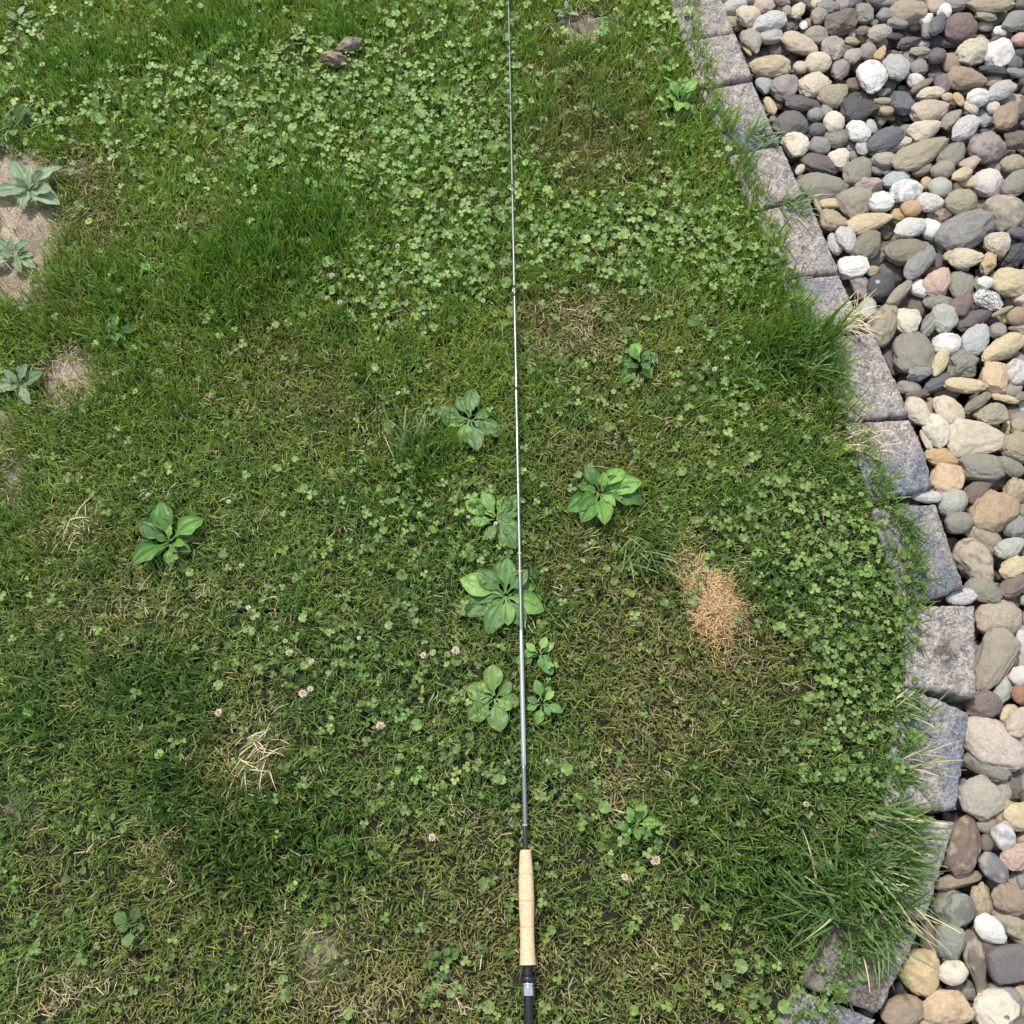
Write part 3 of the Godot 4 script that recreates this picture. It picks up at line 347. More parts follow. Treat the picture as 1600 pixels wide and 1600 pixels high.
const PATCHES := [
	["clover",-0.75,-1.82,0.254,0.18,0.8],
	["clover",-0.3,-1.78,0.297,0.276,1.1],
	["clover",-0.45,-1.5,0.212,0.107,0.8],
	["clover",-0.25,-1.33,0.219,0.1,0.7],
	["clover",-0.14,-1.59,0.144,0.276,0.9],
	["clover",-0.32,-1.2,0.201,0.08,0.5],
	["clover",0.14,-1.4,0.153,0.12,0.9],
	["clover",0.39,-1.43,0.182,0.139,0.9],
	["clover",0.48,-1.29,0.123,0.099,0.8],
	["clover",0.27,-1.33,0.11,0.084,0.5],
	["clover",0.28,-2.01,0.185,0.085,0.7],
	["clover",0.38,-1.84,0.09,0.121,0.4],
	["clover",-1.13,-1.94,0.107,0.146,0.5],
	["clover",-1.12,-1.72,0.074,0.096,0.5],
	["clover",-0.94,-1.72,0.132,0.116,0.6],
	["clover",0.42,-1.07,0.104,0.091,0.7],
	["clover",0.17,-0.94,0.114,0.072,0.45],
	["clover",0.36,-0.95,0.089,0.073,0.5],
	["clover",0.54,-0.69,0.145,0.117,1.35],
	["clover",0.64,-0.54,0.129,0.159,1.5],
	["clover",0.63,-0.39,0.102,0.103,1.4],
	["clover",0.46,-0.75,0.086,0.08,0.6],
	["clover",0.59,-0.26,0.099,0.064,1.1],
	["clover",0.43,0.09,0.111,0.055,1.4],
	["clover",0.54,0.04,0.061,0.056,0.8],
	["clover",-0.2,-0.79,0.136,0.081,0.6],
	["clover",-0.12,-0.67,0.144,0.116,0.6],
	["clover",-0.28,-0.58,0.142,0.099,0.4],
	["clover",-0.37,-0.42,0.16,0.104,0.45],
	["clover",-0.21,-0.43,0.103,0.082,0.45],
	["clover",-0.07,-0.26,0.132,0.075,0.6],
	["clover",0.09,-0.26,0.066,0.054,0.5],
	["clover",-0.22,-0.31,0.122,0.077,0.45],
	["clover",0.19,-0.57,0.059,0.086,0.5],
	["clover",0.19,-0.15,0.064,0.051,0.6],
	["clover",0.21,-0.05,0.063,0.039,0.35],
	["clover",-0.14,0.08,0.071,0.037,0.4],
	["clover",-0.47,-0.54,0.094,0.073,0.4],
	["clover",-0.98,-2.37,0.817,0.262,0.6],
	["clover",-1.41,-1.78,0.268,0.315,0.5],
	["clover",0.39,0.22,0.156,0.059,0.8],
	["lush",-0.42,-1.45,0.098,0.105,0.8],
	["lush",-0.53,-1.59,0.072,0.074,0.5],
	["lush",-1.02,-1.84,0.12,0.121,0.5],
	["lush",-0.7,-2.05,0.093,0.086,0.6],
	["lush",-0.15,-1.96,0.092,0.105,0.4],
	["lush",-0.6,-1.31,0.123,0.15,1.1],
	["lush",-0.86,-1.21,0.161,0.096,0.9],
	["lush",-0.46,-1.36,0.124,0.102,0.7],
	["lush",-0.84,-1.96,0.215,0.084,0.5],
	["lush",-0.4,-2.01,0.154,0.085,0.6],
	["lush",0.56,-1.7,0.073,0.23,0.9],
	["lush",0.62,-1.45,0.056,0.157,0.8],
	["lush",0.61,-1.07,0.091,0.122,1],
	["lush",0.51,-1.1,0.092,0.092,0.8],
	["lush",0.1,-1.7,0.088,0.23,0.6],
	["lush",0.24,-1.72,0.132,0.174,0.5],
	["lush",-0.31,-1.03,0.259,0.149,0.3],
	["lush",-0.84,-0.38,0.102,0.068,0.6],
	["lush",-0.85,-0.64,0.12,0.077,0.6],
	["lush",-0.63,-0.41,0.114,0.092,0.5],
	["lush",-0.5,-0.16,0.118,0.093,1.2],
	["lush",-0.38,-0.12,0.096,0.081,0.9],
	["lush",-0.63,-0.27,0.11,0.043,0.7],
	["lush",0.24,-0.65,0.048,0.038,0.9],
	["lush",-0.2,-0.84,0.087,0.069,0.8],
	["lush",0.62,-0.12,0.074,0.06,1.2],
	["lush",0.51,-0.05,0.105,0.068,1.2],
	["lush",0.37,-0.11,0.127,0.08,0.6],
	["lush",0.33,-0.21,0.12,0.084,0.5],
	["lush",-0.25,-0.08,0.084,0.059,0.5],
	["lush",-0.8,-0.98,0.141,0.088,0.5],
	["lush",0.46,-0.6,0.071,0.125,0.4],
	["lush",-1.25,-0.87,0.251,0.562,0.4],
	["moss",-0.31,0.04,0.46,0.13,0.35],  # wide near band, shade put in as olive moss colour
	["moss",0.21,0.03,0.257,0.131,0.35],  # second near band, moss tone standing in for shade
	["moss",0.12,-1.76,0.163,0.254,0.6],
	["moss",0.23,-1.59,0.144,0.147,0.7],
	["moss",0.11,-1.15,0.119,0.094,1],
	["moss",0.21,-1.21,0.094,0.064,0.7],
	["moss",0.26,-1.04,0.117,0.09,0.6],
	["moss",0.13,-0.87,0.15,0.098,0.6],
	["moss",0.12,-0.65,0.096,0.077,0.7],
	["moss",0.23,-0.53,0.128,0.109,0.7],
	["moss",0.3,-0.41,0.171,0.104,0.8],
	["moss",0.22,-0.31,0.122,0.077,0.8],
	["moss",0.18,-0.24,0.066,0.043,0.6],
	["moss",0.43,-0.48,0.081,0.071,0.7],
	["moss",0.26,0.09,0.131,0.055,0.8],
	["moss",0.16,0.03,0.123,0.056,0.5],
	["moss",-0.17,-0.01,0.145,0.077,0.6],
	["moss",-0.24,0.1,0.161,0.045,0.7],
	["moss",-0.04,-0.03,0.073,0.116,0.5],
	["moss",-0.54,-0.09,0.095,0.05,0.6],
	["moss",-0.59,0.08,0.121,0.055,0.6],
	["moss",-0.7,-0.08,0.126,0.059,0.4],
	["moss",-0.5,-1.07,0.157,0.122,0.5],
	["moss",-0.94,-1.2,0.08,0.064,0.4],
	["moss",-0.94,-1.45,0.084,0.105,0.8],
	["moss",-0.8,-1.38,0.125,0.085,0.5],
	["moss",-0.38,-0.94,0.127,0.087,0.5],
	["moss",-0.96,-1.57,0.086,0.055,0.9],
	["moss",0.65,-0.93,0.051,0.043,0.6],
	["moss",-0.56,-0.31,0.067,0.044,0.5],
	["moss",-0.11,-0.12,0.106,0.05,0.5],
	["moss",-0.29,0.24,0.486,0.067,0.5],
	["straw",-0.45,-0.29,0.066,0.055,1.1],
	["straw",-0.91,-1.03,0.065,0.075,1],
	["straw",-0.83,-0.69,0.073,0.039,0.9],
	["straw",-0.76,-0.55,0.117,0.074,0.6],
	["straw",-0.68,-0.58,0.118,0.074,0.4],
	["straw",-0.33,0.02,0.062,0.038,0.8],
	["straw",-0.71,0.07,0.071,0.037,0.8],
	["straw",-0.6,-0.14,0.053,0.031,0.8],
	["straw",-0.67,-1.43,0.084,0.035,0.7],
	["straw",-0.38,-0.95,0.102,0.058,0.3],
	["straw",0.66,-0.9,0.05,0.043,0.7],
	["straw",0.11,-1.15,0.093,0.078,0.6],
	["straw",-0.26,0.09,0.121,0.027,0.5],
	["straw",-0.1,0.06,0.081,0.055,0.5],
	["straw",-0.02,-0.18,0.065,0.031,0.5],
	["straw",0.17,-0.22,0.054,0.032,0.5],
	["straw",0.36,-0.56,0.042,0.064,1],
	["straw",0.41,-0.51,0.058,0.048,0.3],
	["bare",-1.12,-1.56,0.066,0.055,1.2],
	["bare",-1.05,-1.4,0.061,0.072,1.3],
	["bare",-1.06,-1.26,0.062,0.056,1.2],
	["bare",-0.91,-1.04,0.052,0.066,1.1],
	["bare",-0.98,-0.81,0.025,0.055,0.8],
	["bare",0.16,-2.01,0.062,0.038,1.4],
	["bare",-0.32,0.02,0.037,0.028,0.75],
	["bare",-0.86,-0.21,0.033,0.032,0.7],
	["bare",-0.98,-1.59,0.043,0.028,0.6],
	["bare",-0.73,0.1,0.04,0.018,0.5],
	["bare",-1.02,-0.95,0.026,0.058,0.7],
	["bare",0.36,-0.56,0.031,0.049,0.45],
	["bare",-1.23,-1.45,0.112,0.157,1.2],
	["bare",0.07,-0.28,0.033,0.022,0.4],
]
const WEEDS := [
	["plantain",-0.636,-0.662,0.082,14,0,"broad leaf plantain rosette standing alone in the grass, far from the rod"],
	["pale",-1.057,-1.49,0.087,10,-0.1,"pale dusty plantain rosette on bare soil, larger of the two soil weeds"],
	["pale",-1.055,-1.316,0.062,10,0.2,"small pale rosette with narrow leaves on bare soil below the dusty plantain"],
	["pale",-0.982,-1.001,0.059,8,0.4,"pale weed beside the sandy bare spot"],
	["plantain",-0.082,-0.922,0.078,12,0.3,"plantain with one broad upright leaf just beside the rod's upper ferrule wrap"],
	["plantain",-0.03,-0.711,0.075,13,0.9,"plantain pressed against the rod shaft, upper one of the three along it"],
	["plantain",0.168,-0.763,0.084,13,0.2,"glossy plantain with a broad bright leaf, standing in brown moss away from the rod"],
	["plantain",0.258,-1.048,0.061,10,0.7,"small dark plantain in the mossy lawn, above the glossy plantain"],
	["plantain",-0.012,-0.559,0.095,16,0.1,"widest plantain, growing under the rod shaft on both sides"],
	["ruffled",-0.031,-0.372,0.06,12,0.5,"ruffled round leaved rosette under the rod, beside the painted glare on its shaft"],
	["plantain",0.053,-0.363,0.045,8,1.2,"small leafy weed touching the rod opposite the ruffled rosette"],
	["plantain",0.048,-0.45,0.043,8,0.4,"upright narrow leaved weed touching the rod just above the painted glare"],
	["plantain",0.384,-1.742,0.072,12,0.1,"yellowish green plantain near the far end of the edging"],
	["pale",0.182,-1.719,0.035,5,0.3,"little pale leaved weed alone in dark mossy grass"],
	["plantain",0.204,-0.161,0.042,9,0.8,"dark leaved plantain below the brown thatch, beside clover leaves"],
	["plantain",-0.744,-1.267,0.047,5,0.1,"weed with two broad upright leaves in the deep green grass"],
	["plantain",-0.805,-1.121,0.05,8,0.5,"small bright weed at the edge of the deep green grass"],
	["dark",-0.608,-0.004,0.035,6,0.2,"dark green small plantain in the lower dry grass"],
	["dark",-0.708,-0.077,0.025,4,0.9,"tiny dark weed beside a single fallen pale leaf"],
	["dark",-0.111,0.044,0.032,7,0.3,"dark leafy weed between the cork grip and the bare soil spot"],
	["clump",-0.295,0.037,0.026,4,0.1,"few bright green leaves on the small bare soil spot"],
	["plantain",-0.261,-0.012,0.023,4,0.4,"small two leaf weed just above the bare soil spot"],
	["dark",0.445,-0.007,0.031,5,0.4,"dark round leaved weed under the long grass near the edging"],
	["dark",0.533,0.058,0.034,6,0.8,"dark leaved weed at the lowest corner of the lawn beside the dirty paver"],
	["pale",0.131,-2.025,0.046,5,0.7,"pale clover like weed above the small sandy soil spot"],
	["clump",-0.237,-0.763,0.029,5,0.2,"little round leaved weed alone in grass, to the side of the three rod plantains"],
	["pale",-1.179,-2.004,0.052,6,0.5,"greyish weed in the far corner of the lawn"],
	["dark",-1.12,-1.665,0.049,6,0.2,"blue green weed above the dusty plantain"],
	["clump",-0.125,-0.441,0.029,5,0.6,"bright yellow green leaf cluster beside the ruffled rosette"],
]
const FLOWERS := [
	["white",-0.598,-2,"tiny white clover head near the top edge of the lawn"],
	["white",-0.512,-1.913,"white clover head up beyond the brown lumps"],
	["pinkish",-0.459,-1.811,"pinkish clover head just beside the brown lumps"],
	["white",-0.478,-1.458,"pale clover head alone in the clover carpet's middle"],
	["white",-0.15,-1.415,"white clover head in dense clover, close to the rod"],
	["pinkish",-0.372,-1.245,"pale pink clover head at the edge of the light green grass"],
	["white",-0.511,-1.275,"first of two small white clover heads in light green grass"],
	["white",-0.486,-1.264,"second of two small white clover heads, nearer the dense clover"],
	["cream",-0.377,-1.189,"cream coloured fading clover head below the pale pink one"],
	["cream",-0.351,-1.178,"cream clover head right next to another cream one"],
	["pinkish",-0.24,-1.319,"pink white clover head at the near edge of the clover carpet"],
	["white",-0.179,-1.151,"white clover bud in the thinning clover"],
	["pinkish",-0.059,-1.182,"pinkish clover head a little away from the rod, above moss"],
	["pinkish",-0.223,-0.966,"pinkish clover head beside a white grass stem"],
	["white",-0.68,-0.748,"white clover head above the lone plantain rosette"],
	["white",-0.528,-0.734,"white clover head to the side of the lone plantain rosette"],
	["white",-0.47,-0.528,"small white clover bud below the lone plantain rosette"],
	["white",-0.081,-0.704,"white daisy like head beside the upper rod plantain"],
	["white",-0.03,-0.69,"tiny white bud on the upper rod plantain"],
	["pink",-0.501,-0.341,"spiky pink clover head alone in green grass"],
	["pink",-0.224,-0.319,"pink clover head in the grass far from the rod"],
	["pink",-0.36,-0.374,"first pink clover head of a close pair"],
	["pink",-0.348,-0.382,"second smaller pink clover head of a close pair"],
	["pinkish",-0.349,-0.43,"pale pink clover head above the close pink pair"],
	["cream",-0.39,-0.446,"yellowish withered clover head above the pale pink one"],
	["cream",-0.399,-0.467,"withered cream clover head in dense green leaves"],
	["white",-0.269,-0.472,"white clover head above a big heart shaped leaf"],
	["pink",-0.099,-0.45,"reddish fading clover head near yellow green leaves"],
	["pink",-0.155,-0.441,"withered pink clover head beside the yellow green leaf cluster"],
	["pink",0.232,-0.102,"star shaped pink clover head right of the cork grip"],
	["pink",0.181,-0.077,"pink clover head close to the cork grip, below the star shaped one"],
	["cream",0.485,-0.19,"greenish white clover head near the edging grass"],
	["pinkish",-0.13,-0.138,"dull pink clover head above the cork grip's left side"],
	["pinkish",0.401,-1.02,"pinkish clover head in the leafy clump near the long grass"],
	["cream",0.427,-1.046,"cream clover head in the leafy clump"],
	["white",0.474,-1.081,"white clover head beyond the leafy clump"],
	["pinkish",-1.163,-1.909,"pinkish clover head at the far corner of the lawn"],
	["pinkish",-1.08,-1.831,"large pale pink clover head in the far corner clover"],
	["pinkish",-1.132,-1.764,"pink white clover head at the photo border above the bare soil"],
	["cream",-1.104,-1.923,"cream clover head beyond the pale pink corner ones"],
	["white",-1.027,-1.831,"white clover head beside the large pale pink one"],
	["white",-1.083,-1.72,"white clover head just above the blue green weed"],
	["white",-0.943,-1.979,"white clover head in grass near the top border"],
	["white",0.196,-1.462,"pale fallen petal like head beside dark grass"],
	["white",0.304,-1.61,"small white head below the yellowish green plantain"],
	["white",0.222,-1.641,"tiny white bud in dark mossy grass"],
]
const TUFTS := [
	["green",0.518,-0.031,0.13,60,200,150,"thick tuft of long grass fanning out above the lowest clover patch"],
	["green",0.574,-0.099,0.12,60,20,110,"long grass tuft whose blades hang over the tapered paver"],
	["green",0.614,-0.16,0.11,40,10,80,"long grass tuft at the joint beside the big wedge gap paver"],
	["mixed",0.608,-0.05,0.11,40,50,70,"grass tuft with thin dry blades reaching over the paver joint above the golden cobble"],
	["mixed",0.679,-0.27,0.08,24,0,70,"thin dry and green blades lying over the slate grey paver"],
	["green",0.601,-1.044,0.1,40,-20,160,"long grass tuft in the lawn near the long pink grey paver"],
	["green",0.526,-1.067,0.1,26,60,120,"bright long blades just inside the leafy clump"],
	["green",0.238,-0.648,0.09,30,70,130,"long grass tuft just above the burnt patch"],
	["green",-0.199,-0.856,0.09,26,-80,160,"bright coarse grass tuft beside the broad leaved plantain"],
	["straw",0.685,-1.143,0.075,46,-10,200,"dry straw coloured grass tuft sprawling across a paver joint"],
	["green",0.549,-1.638,0.08,36,0,150,"bright grass tuft beside the paver with the bluish near end"],
	["green",0.599,-1.439,0.08,36,0,150,"bright grass tuft beside the big grey oval cobble's paver"],
	["straw",0.675,-0.877,0.06,24,10,130,"faded yellowish tuft at the edge beside the two toned paver"],
	["green",0.683,-0.363,0.07,24,10,120,"short green tuft beside the wide wedge gap"],
	["straw",-0.439,-0.275,0.06,36,30,200,"pale dry grass clump in the middle of the left lawn"],
	["straw",-0.81,-0.682,0.06,24,0,200,"dry grass bits around a small hole left of the lone plantain"],
	["green",0.565,-0.002,0.11,30,70,80,"few long blades drooping over the dirty lowest paver"],
	["green",-1.128,-1.647,0.08,20,20,200,"thin tuft beside the blue green weed"],
]
const Z_BUTT := 0.1329
const Z_SIL0 := 0.0943
const Z_SIL1 := 0.0809
const Z_SIL2 := 0.08
const Z_RING0 := 0.0764
const Z_KN0 := 0.0755
const Z_KN1 := 0.0656
const Z_CORK0 := 0.0512
const Z_CORK1 := -0.1192
const Z_WRAP := -0.1501
const Z_GOLD := -0.1571
const Z_GLARE0 := -0.2603
const Z_GLARE1 := -0.4886
const Z_F1 := -0.5993
const Z_F0 := -0.6341
const Z_F2 := -0.9814
const ROD_A := Vector3(0.0259,0.036,0.1329)
const ROD_B := Vector3(-0.0084,0.036,-2.0489)

var taken := {}
var rng := RandomNumberGenerator.new()
var noise := FastNoiseLite.new()
var fine := FastNoiseLite.new()
var M := {}

# ------------------------------------------------------------------ helpers
func numbered(called: String) -> String:
	var n: int = taken.get(called, 0)
	taken[called] = n + 1
	return called if n == 0 else "%s_%03d" % [called, n]

func tag(o: Node, label := "", category := "", group := "", kind := "") -> void:
	if label: o.set_meta("label", label)
	if category: o.set_meta("category", category)
	if group: o.set_meta("group", group)
	if kind: o.set_meta("kind", kind)

func thing(called: String, where: Vector3, label: String, category: String, group := "") -> Node3D:
	var o := Node3D.new()
	o.name = numbered(called)
	o.position = where
	add_child(o, true)
	tag(o, label, category, group)
	return o

func part(called: String, mesh: Mesh, mat: Material, parent: Node) -> MeshInstance3D:
	var o := MeshInstance3D.new()
	o.name = numbered(called) if parent == self else called
	o.mesh = mesh
	o.material_override = mat
	parent.add_child(o, true)
	return o

# tris run counter-clockwise seen from outside; smooth normals
func build(v: PackedVector3Array, tris: PackedInt32Array, col := PackedColorArray()) -> ArrayMesh:
	var nor := PackedVector3Array()
	nor.resize(v.size())
	var idx := PackedInt32Array()
	idx.resize(tris.size())
	for i in range(0, tris.size(), 3):
		var a := tris[i]
		var b := tris[i + 1]
		var c := tris[i + 2]
		var n := (v[b] - v[a]).cross(v[c] - v[a])
		nor[a] += n
		nor[b] += n
		nor[c] += n
		idx[i] = a
		idx[i + 1] = c
		idx[i + 2] = b
	for i in nor.size():
		nor[i] = nor[i].normalized() if nor[i].length_squared() > 1e-24 else Vector3.UP
	var arr := []
	arr.resize(Mesh.ARRAY_MAX)
	arr[Mesh.ARRAY_VERTEX] = v
	arr[Mesh.ARRAY_NORMAL] = nor
	arr[Mesh.ARRAY_INDEX] = idx
	if col.size(): arr[Mesh.ARRAY_COLOR] = col
	var m := ArrayMesh.new()
	m.add_surface_from_arrays(Mesh.PRIMITIVE_TRIANGLES, arr)
	return m

func lin(c: Color) -> Color:
	return c.srgb_to_linear()

func scatter(called: String, mesh: Mesh, mat: Material, where: Array, tint: PackedColorArray, label: String, category: String) -> void:
	var mm := MultiMesh.new()
	mm.transform_format = MultiMesh.TRANSFORM_3D
	mm.use_colors = true
	mm.mesh = mesh
	mm.instance_count = where.size()
	for i in where.size():
		mm.set_instance_transform(i, where[i])
		mm.set_instance_color(i, tint[i])
	var o := MultiMeshInstance3D.new()
	o.name = numbered(called)
	o.multimesh = mm
	o.material_override = mat
	add_child(o, true)
	tag(o, label, category, "", "stuff")

func lathe(profile: Array, axis_from: Vector3, axis_to: Vector3, sides := 16) -> ArrayMesh:
	# profile: [distance along the axis, radius]
	var d := (axis_to - axis_from).normalized()
	var s := d.cross(Vector3.UP).normalized()
	var u := s.cross(d)
	var v := PackedVector3Array()
	var t := PackedInt32Array()
	for p in profile:
		for k in sides:
			var a := TAU * k / sides
			v.append(axis_from + d * float(p[0]) + (s * cos(a) + u * sin(a)) * float(p[1]))
	for j in profile.size() - 1:
		for k in sides:
			var a := j * sides + k
			var b := j * sides + (k + 1) % sides
			t.append_array([a, b, b + sides, a, b + sides, a + sides])
	for e in 2:
		var j := 0 if e == 0 else profile.size() - 1
		v.append(axis_from + d * float(profile[j][0]))
		for k in sides:
			var a := j * sides + k
			var b := j * sides + (k + 1) % sides
			if e == 0: t.append_array([v.size() - 1, b, a])
			else: t.append_array([v.size() - 1, a, b])
	return build(v, t)

func tube(points: Array, radius: float, sides := 6) -> ArrayMesh:
	var v := PackedVector3Array()
	var t := PackedInt32Array()
	for i in points.size():
		var d: Vector3 = (points[mini(i + 1, points.size() - 1)] - points[maxi(i - 1, 0)]).normalized()
		var s := d.cross(Vector3.UP if absf(d.y) < 0.9 else Vector3.RIGHT).normalized()
		var u := s.cross(d)
		for k in sides:
			var a := TAU * k / sides
			v.append(points[i] + (s * cos(a) + u * sin(a)) * radius)
	for j in points.size() - 1:
		for k in sides:
			var a := j * sides + k
			var b := j * sides + (k + 1) % sides
			t.append_array([a, b, b + sides, a, b + sides, a + sides])
	return build(v, t)

# ------------------------------------------------------------------ materials
func grain_texture(size: int, lo: float, hi: float, freq: float, rough: float, sd: int) -> ImageTexture:
	var n := FastNoiseLite.new()
	n.seed = sd
	n.frequency = freq
	n.fractal_octaves = 4
	n.fractal_gain = rough
	var im := n.get_seamless_image(size, size)
	im.convert(Image.FORMAT_RGB8)
	for y in size:
		for x in size:
			var g := lerpf(lo, hi, im.get_pixel(x, y).r)
			im.set_pixel(x, y, Color(g, g, g))
	return ImageTexture.create_from_image(im)

func aggregate_texture(size: int) -> ImageTexture:
	var a := FastNoiseLite.new()
	a.seed = 41
	a.noise_type = FastNoiseLite.TYPE_CELLULAR
	a.cellular_return_type = FastNoiseLite.RETURN_CELL_VALUE
	a.frequency = 0.055
	a.fractal_type = FastNoiseLite.FRACTAL_NONE
	a.domain_warp_enabled = true
	a.domain_warp_amplitude = 14.0
	a.domain_warp_frequency = 0.06
	var b := FastNoiseLite.new()
	b.seed = 7
	b.frequency = 0.12
	var im := a.get_seamless_image(size, size)
	var jm := b.get_seamless_image(size, size)
	im.convert(Image.FORMAT_RGB8)
	for y in size:
		for x in size:
			var c := im.get_pixel(x, y).r
			var f := jm.get_pixel(x, y).r
			var g := 0.74 + 0.16 * c + 0.34 * (f - 0.5)
			if c > 0.88: g += 0.10
			if c < 0.14: g -= 0.14
			im.set_pixel(x, y, Color(clampf(g * 1.02, 0, 1), clampf(g, 0, 1), clampf(g * 0.99, 0, 1)))
	return ImageTexture.create_from_image(im)

func cork_texture(size: int) -> ImageTexture:
	var a := FastNoiseLite.new()
	a.seed = 3
	a.frequency = 0.09
	var b := FastNoiseLite.new()
	b.seed = 12
	b.frequency = 0.02
	var im := Image.create(size, size, false, Image.FORMAT_RGB8)
	for y in size:
		for x in size:
			var f := a.get_noise_2d(x * 1.6, y * 0.7)
			var g := b.get_noise_2d(x, y)
			var c := Color(0.89, 0.79, 0.66).lerp(Color(0.79, 0.66, 0.51), clampf(0.5 + g * 1.1, 0, 1))
			if f > 0.30: c = c.lerp(Color(0.52, 0.35, 0.22), clampf((f - 0.30) * 4.0, 0, 0.6))
			im.set_pixel(x, y, c)
	return ImageTexture.create_from_image(im)

func triplanar(m: StandardMaterial3D, per_metre: float) -> void:
	m.uv1_triplanar = true
	m.uv1_world_triplanar = true
	m.uv1_scale = Vector3.ONE * per_metre

func plain_mat(c: Color, rough: float, metal := 0.0) -> StandardMaterial3D:
	var m := StandardMaterial3D.new()
	m.albedo_color = c
	m.roughness = rough
	m.metallic = metal
	return m

func make_materials() -> void:
	var stone := plain_mat(Color.WHITE, 0.72)
	stone.vertex_color_use_as_albedo = true
	stone.albedo_texture = grain_texture(256, 0.80, 1.0, 0.06, 0.6, 21)
	stone.heightmap_enabled = true
	stone.heightmap_texture = grain_texture(256, 0.0, 1.0, 0.03, 0.6, 22)
	stone.heightmap_scale = 0.06
	triplanar(stone, 14.0)
	M.stone = stone
	var paver := plain_mat(Color.WHITE, 0.9)
	paver.vertex_color_use_as_albedo = true
	paver.albedo_texture = aggregate_texture(512)
	paver.heightmap_enabled = true
	paver.heightmap_texture = paver.albedo_texture
	paver.heightmap_scale = 0.22
	triplanar(paver, 13.0)
	M.paver = paver
	var soil := plain_mat(Color.WHITE, 0.95)
	soil.vertex_color_use_as_albedo = true
	soil.albedo_texture = grain_texture(512, 0.5, 1.0, 0.05, 0.7, 23)
	soil.heightmap_enabled = true
	soil.heightmap_texture = soil.albedo_texture
	soil.heightmap_scale = 0.6
	triplanar(soil, 5.0)
	M.soil = soil
	var leaf := plain_mat(Color.WHITE, 0.45)
	leaf.vertex_color_use_as_albedo = true
	leaf.metallic_specular = 0.42
	leaf.backlight_enabled = true
	leaf.backlight = Color(0.7, 0.7, 0.55)
	M.leaf = leaf
	var blade := leaf.duplicate()
	blade.roughness = 0.42
	M.blade = blade
	var dry := plain_mat(Color.WHITE, 0.8)
	dry.vertex_color_use_as_albedo = true
	M.dry = dry
	M.cork = plain_mat(Color.WHITE, 0.85)
	M.cork.albedo_texture = cork_texture(512)
	M.cork.uv1_triplanar = true
	M.cork.uv1_scale = Vector3.ONE * 14.0
	M.black = plain_mat(Color(0.09, 0.09, 0.1), 0.38)
	M.blank = plain_mat(Color(0.50, 0.51, 0.51), 0.35, 0.6)
	M.blank.clearcoat_enabled = true
	M.blank.clearcoat = 1.0
	M.blank.clearcoat_roughness = 0.18
	M.glare_silver = plain_mat(Color(0.66, 0.67, 0.68), 0.3, 0.5)  # pale silver standing in for glare on the blank
	M.glare_silver.clearcoat_enabled = true
	M.silver = plain_mat(Color(0.86, 0.87, 0.88), 0.22, 1.0)
	M.gold = plain_mat(Color(0.78, 0.70, 0.48), 0.4, 0.2)
	M.thread = plain_mat(Color(0.16, 0.17, 0.18), 0.35)

# ------------------------------------------------------------------ lawn edge and cover field
func edge_x(z: float) -> float:
	for i in EDGE.size() - 1:
		var a: Vector2 = EDGE[i]
		var b: Vector2 = EDGE[i + 1]
		if z >= a.y and z <= b.y: return lerpf(a.x, b.x, (z - a.y) / (b.y - a.y))
	if z < EDGE[0].y: return EDGE[0].x + (z - EDGE[0].y) * 0.05
	var l: Vector2 = EDGE[EDGE.size() - 1]
	return maxf(-3.0, l.x - (z - l.y) * 1.6)

const FX0 := -2.4
const FZ0 := -3.2
const FS := 0.025
const FW := 170
const FH := 160
var field := {}

func make_field() -> void:
	for k in ["clover", "lush", "moss", "straw", "bare"]:
		var a := PackedFloat32Array()
		a.resize(FW * FH)
		field[k] = a
	for p in PATCHES:
		var a: PackedFloat32Array = field[p[0]]
		var px: float = p[1]
		var pz: float = p[2]
		var rx: float = p[3]
		var rz: float = p[4]
		for j in FH:
			var dz := (FZ0 + j * FS - pz) / rz
			if absf(dz) > 2.4: continue
			for i in FW:
				var dx := (FX0 + i * FS - px) / rx
				var q := dx * dx + dz * dz
				if q < 5.0: a[j * FW + i] += float(p[5]) * exp(-q)
		field[p[0]] = a

func cover(k: String, x: float, z: float) -> float:
	var i := clampi(int((x - FX0) / FS), 0, FW - 1)
	var j := clampi(int((z - FZ0) / FS), 0, FH - 1)
	return field[k][j * FW + i]

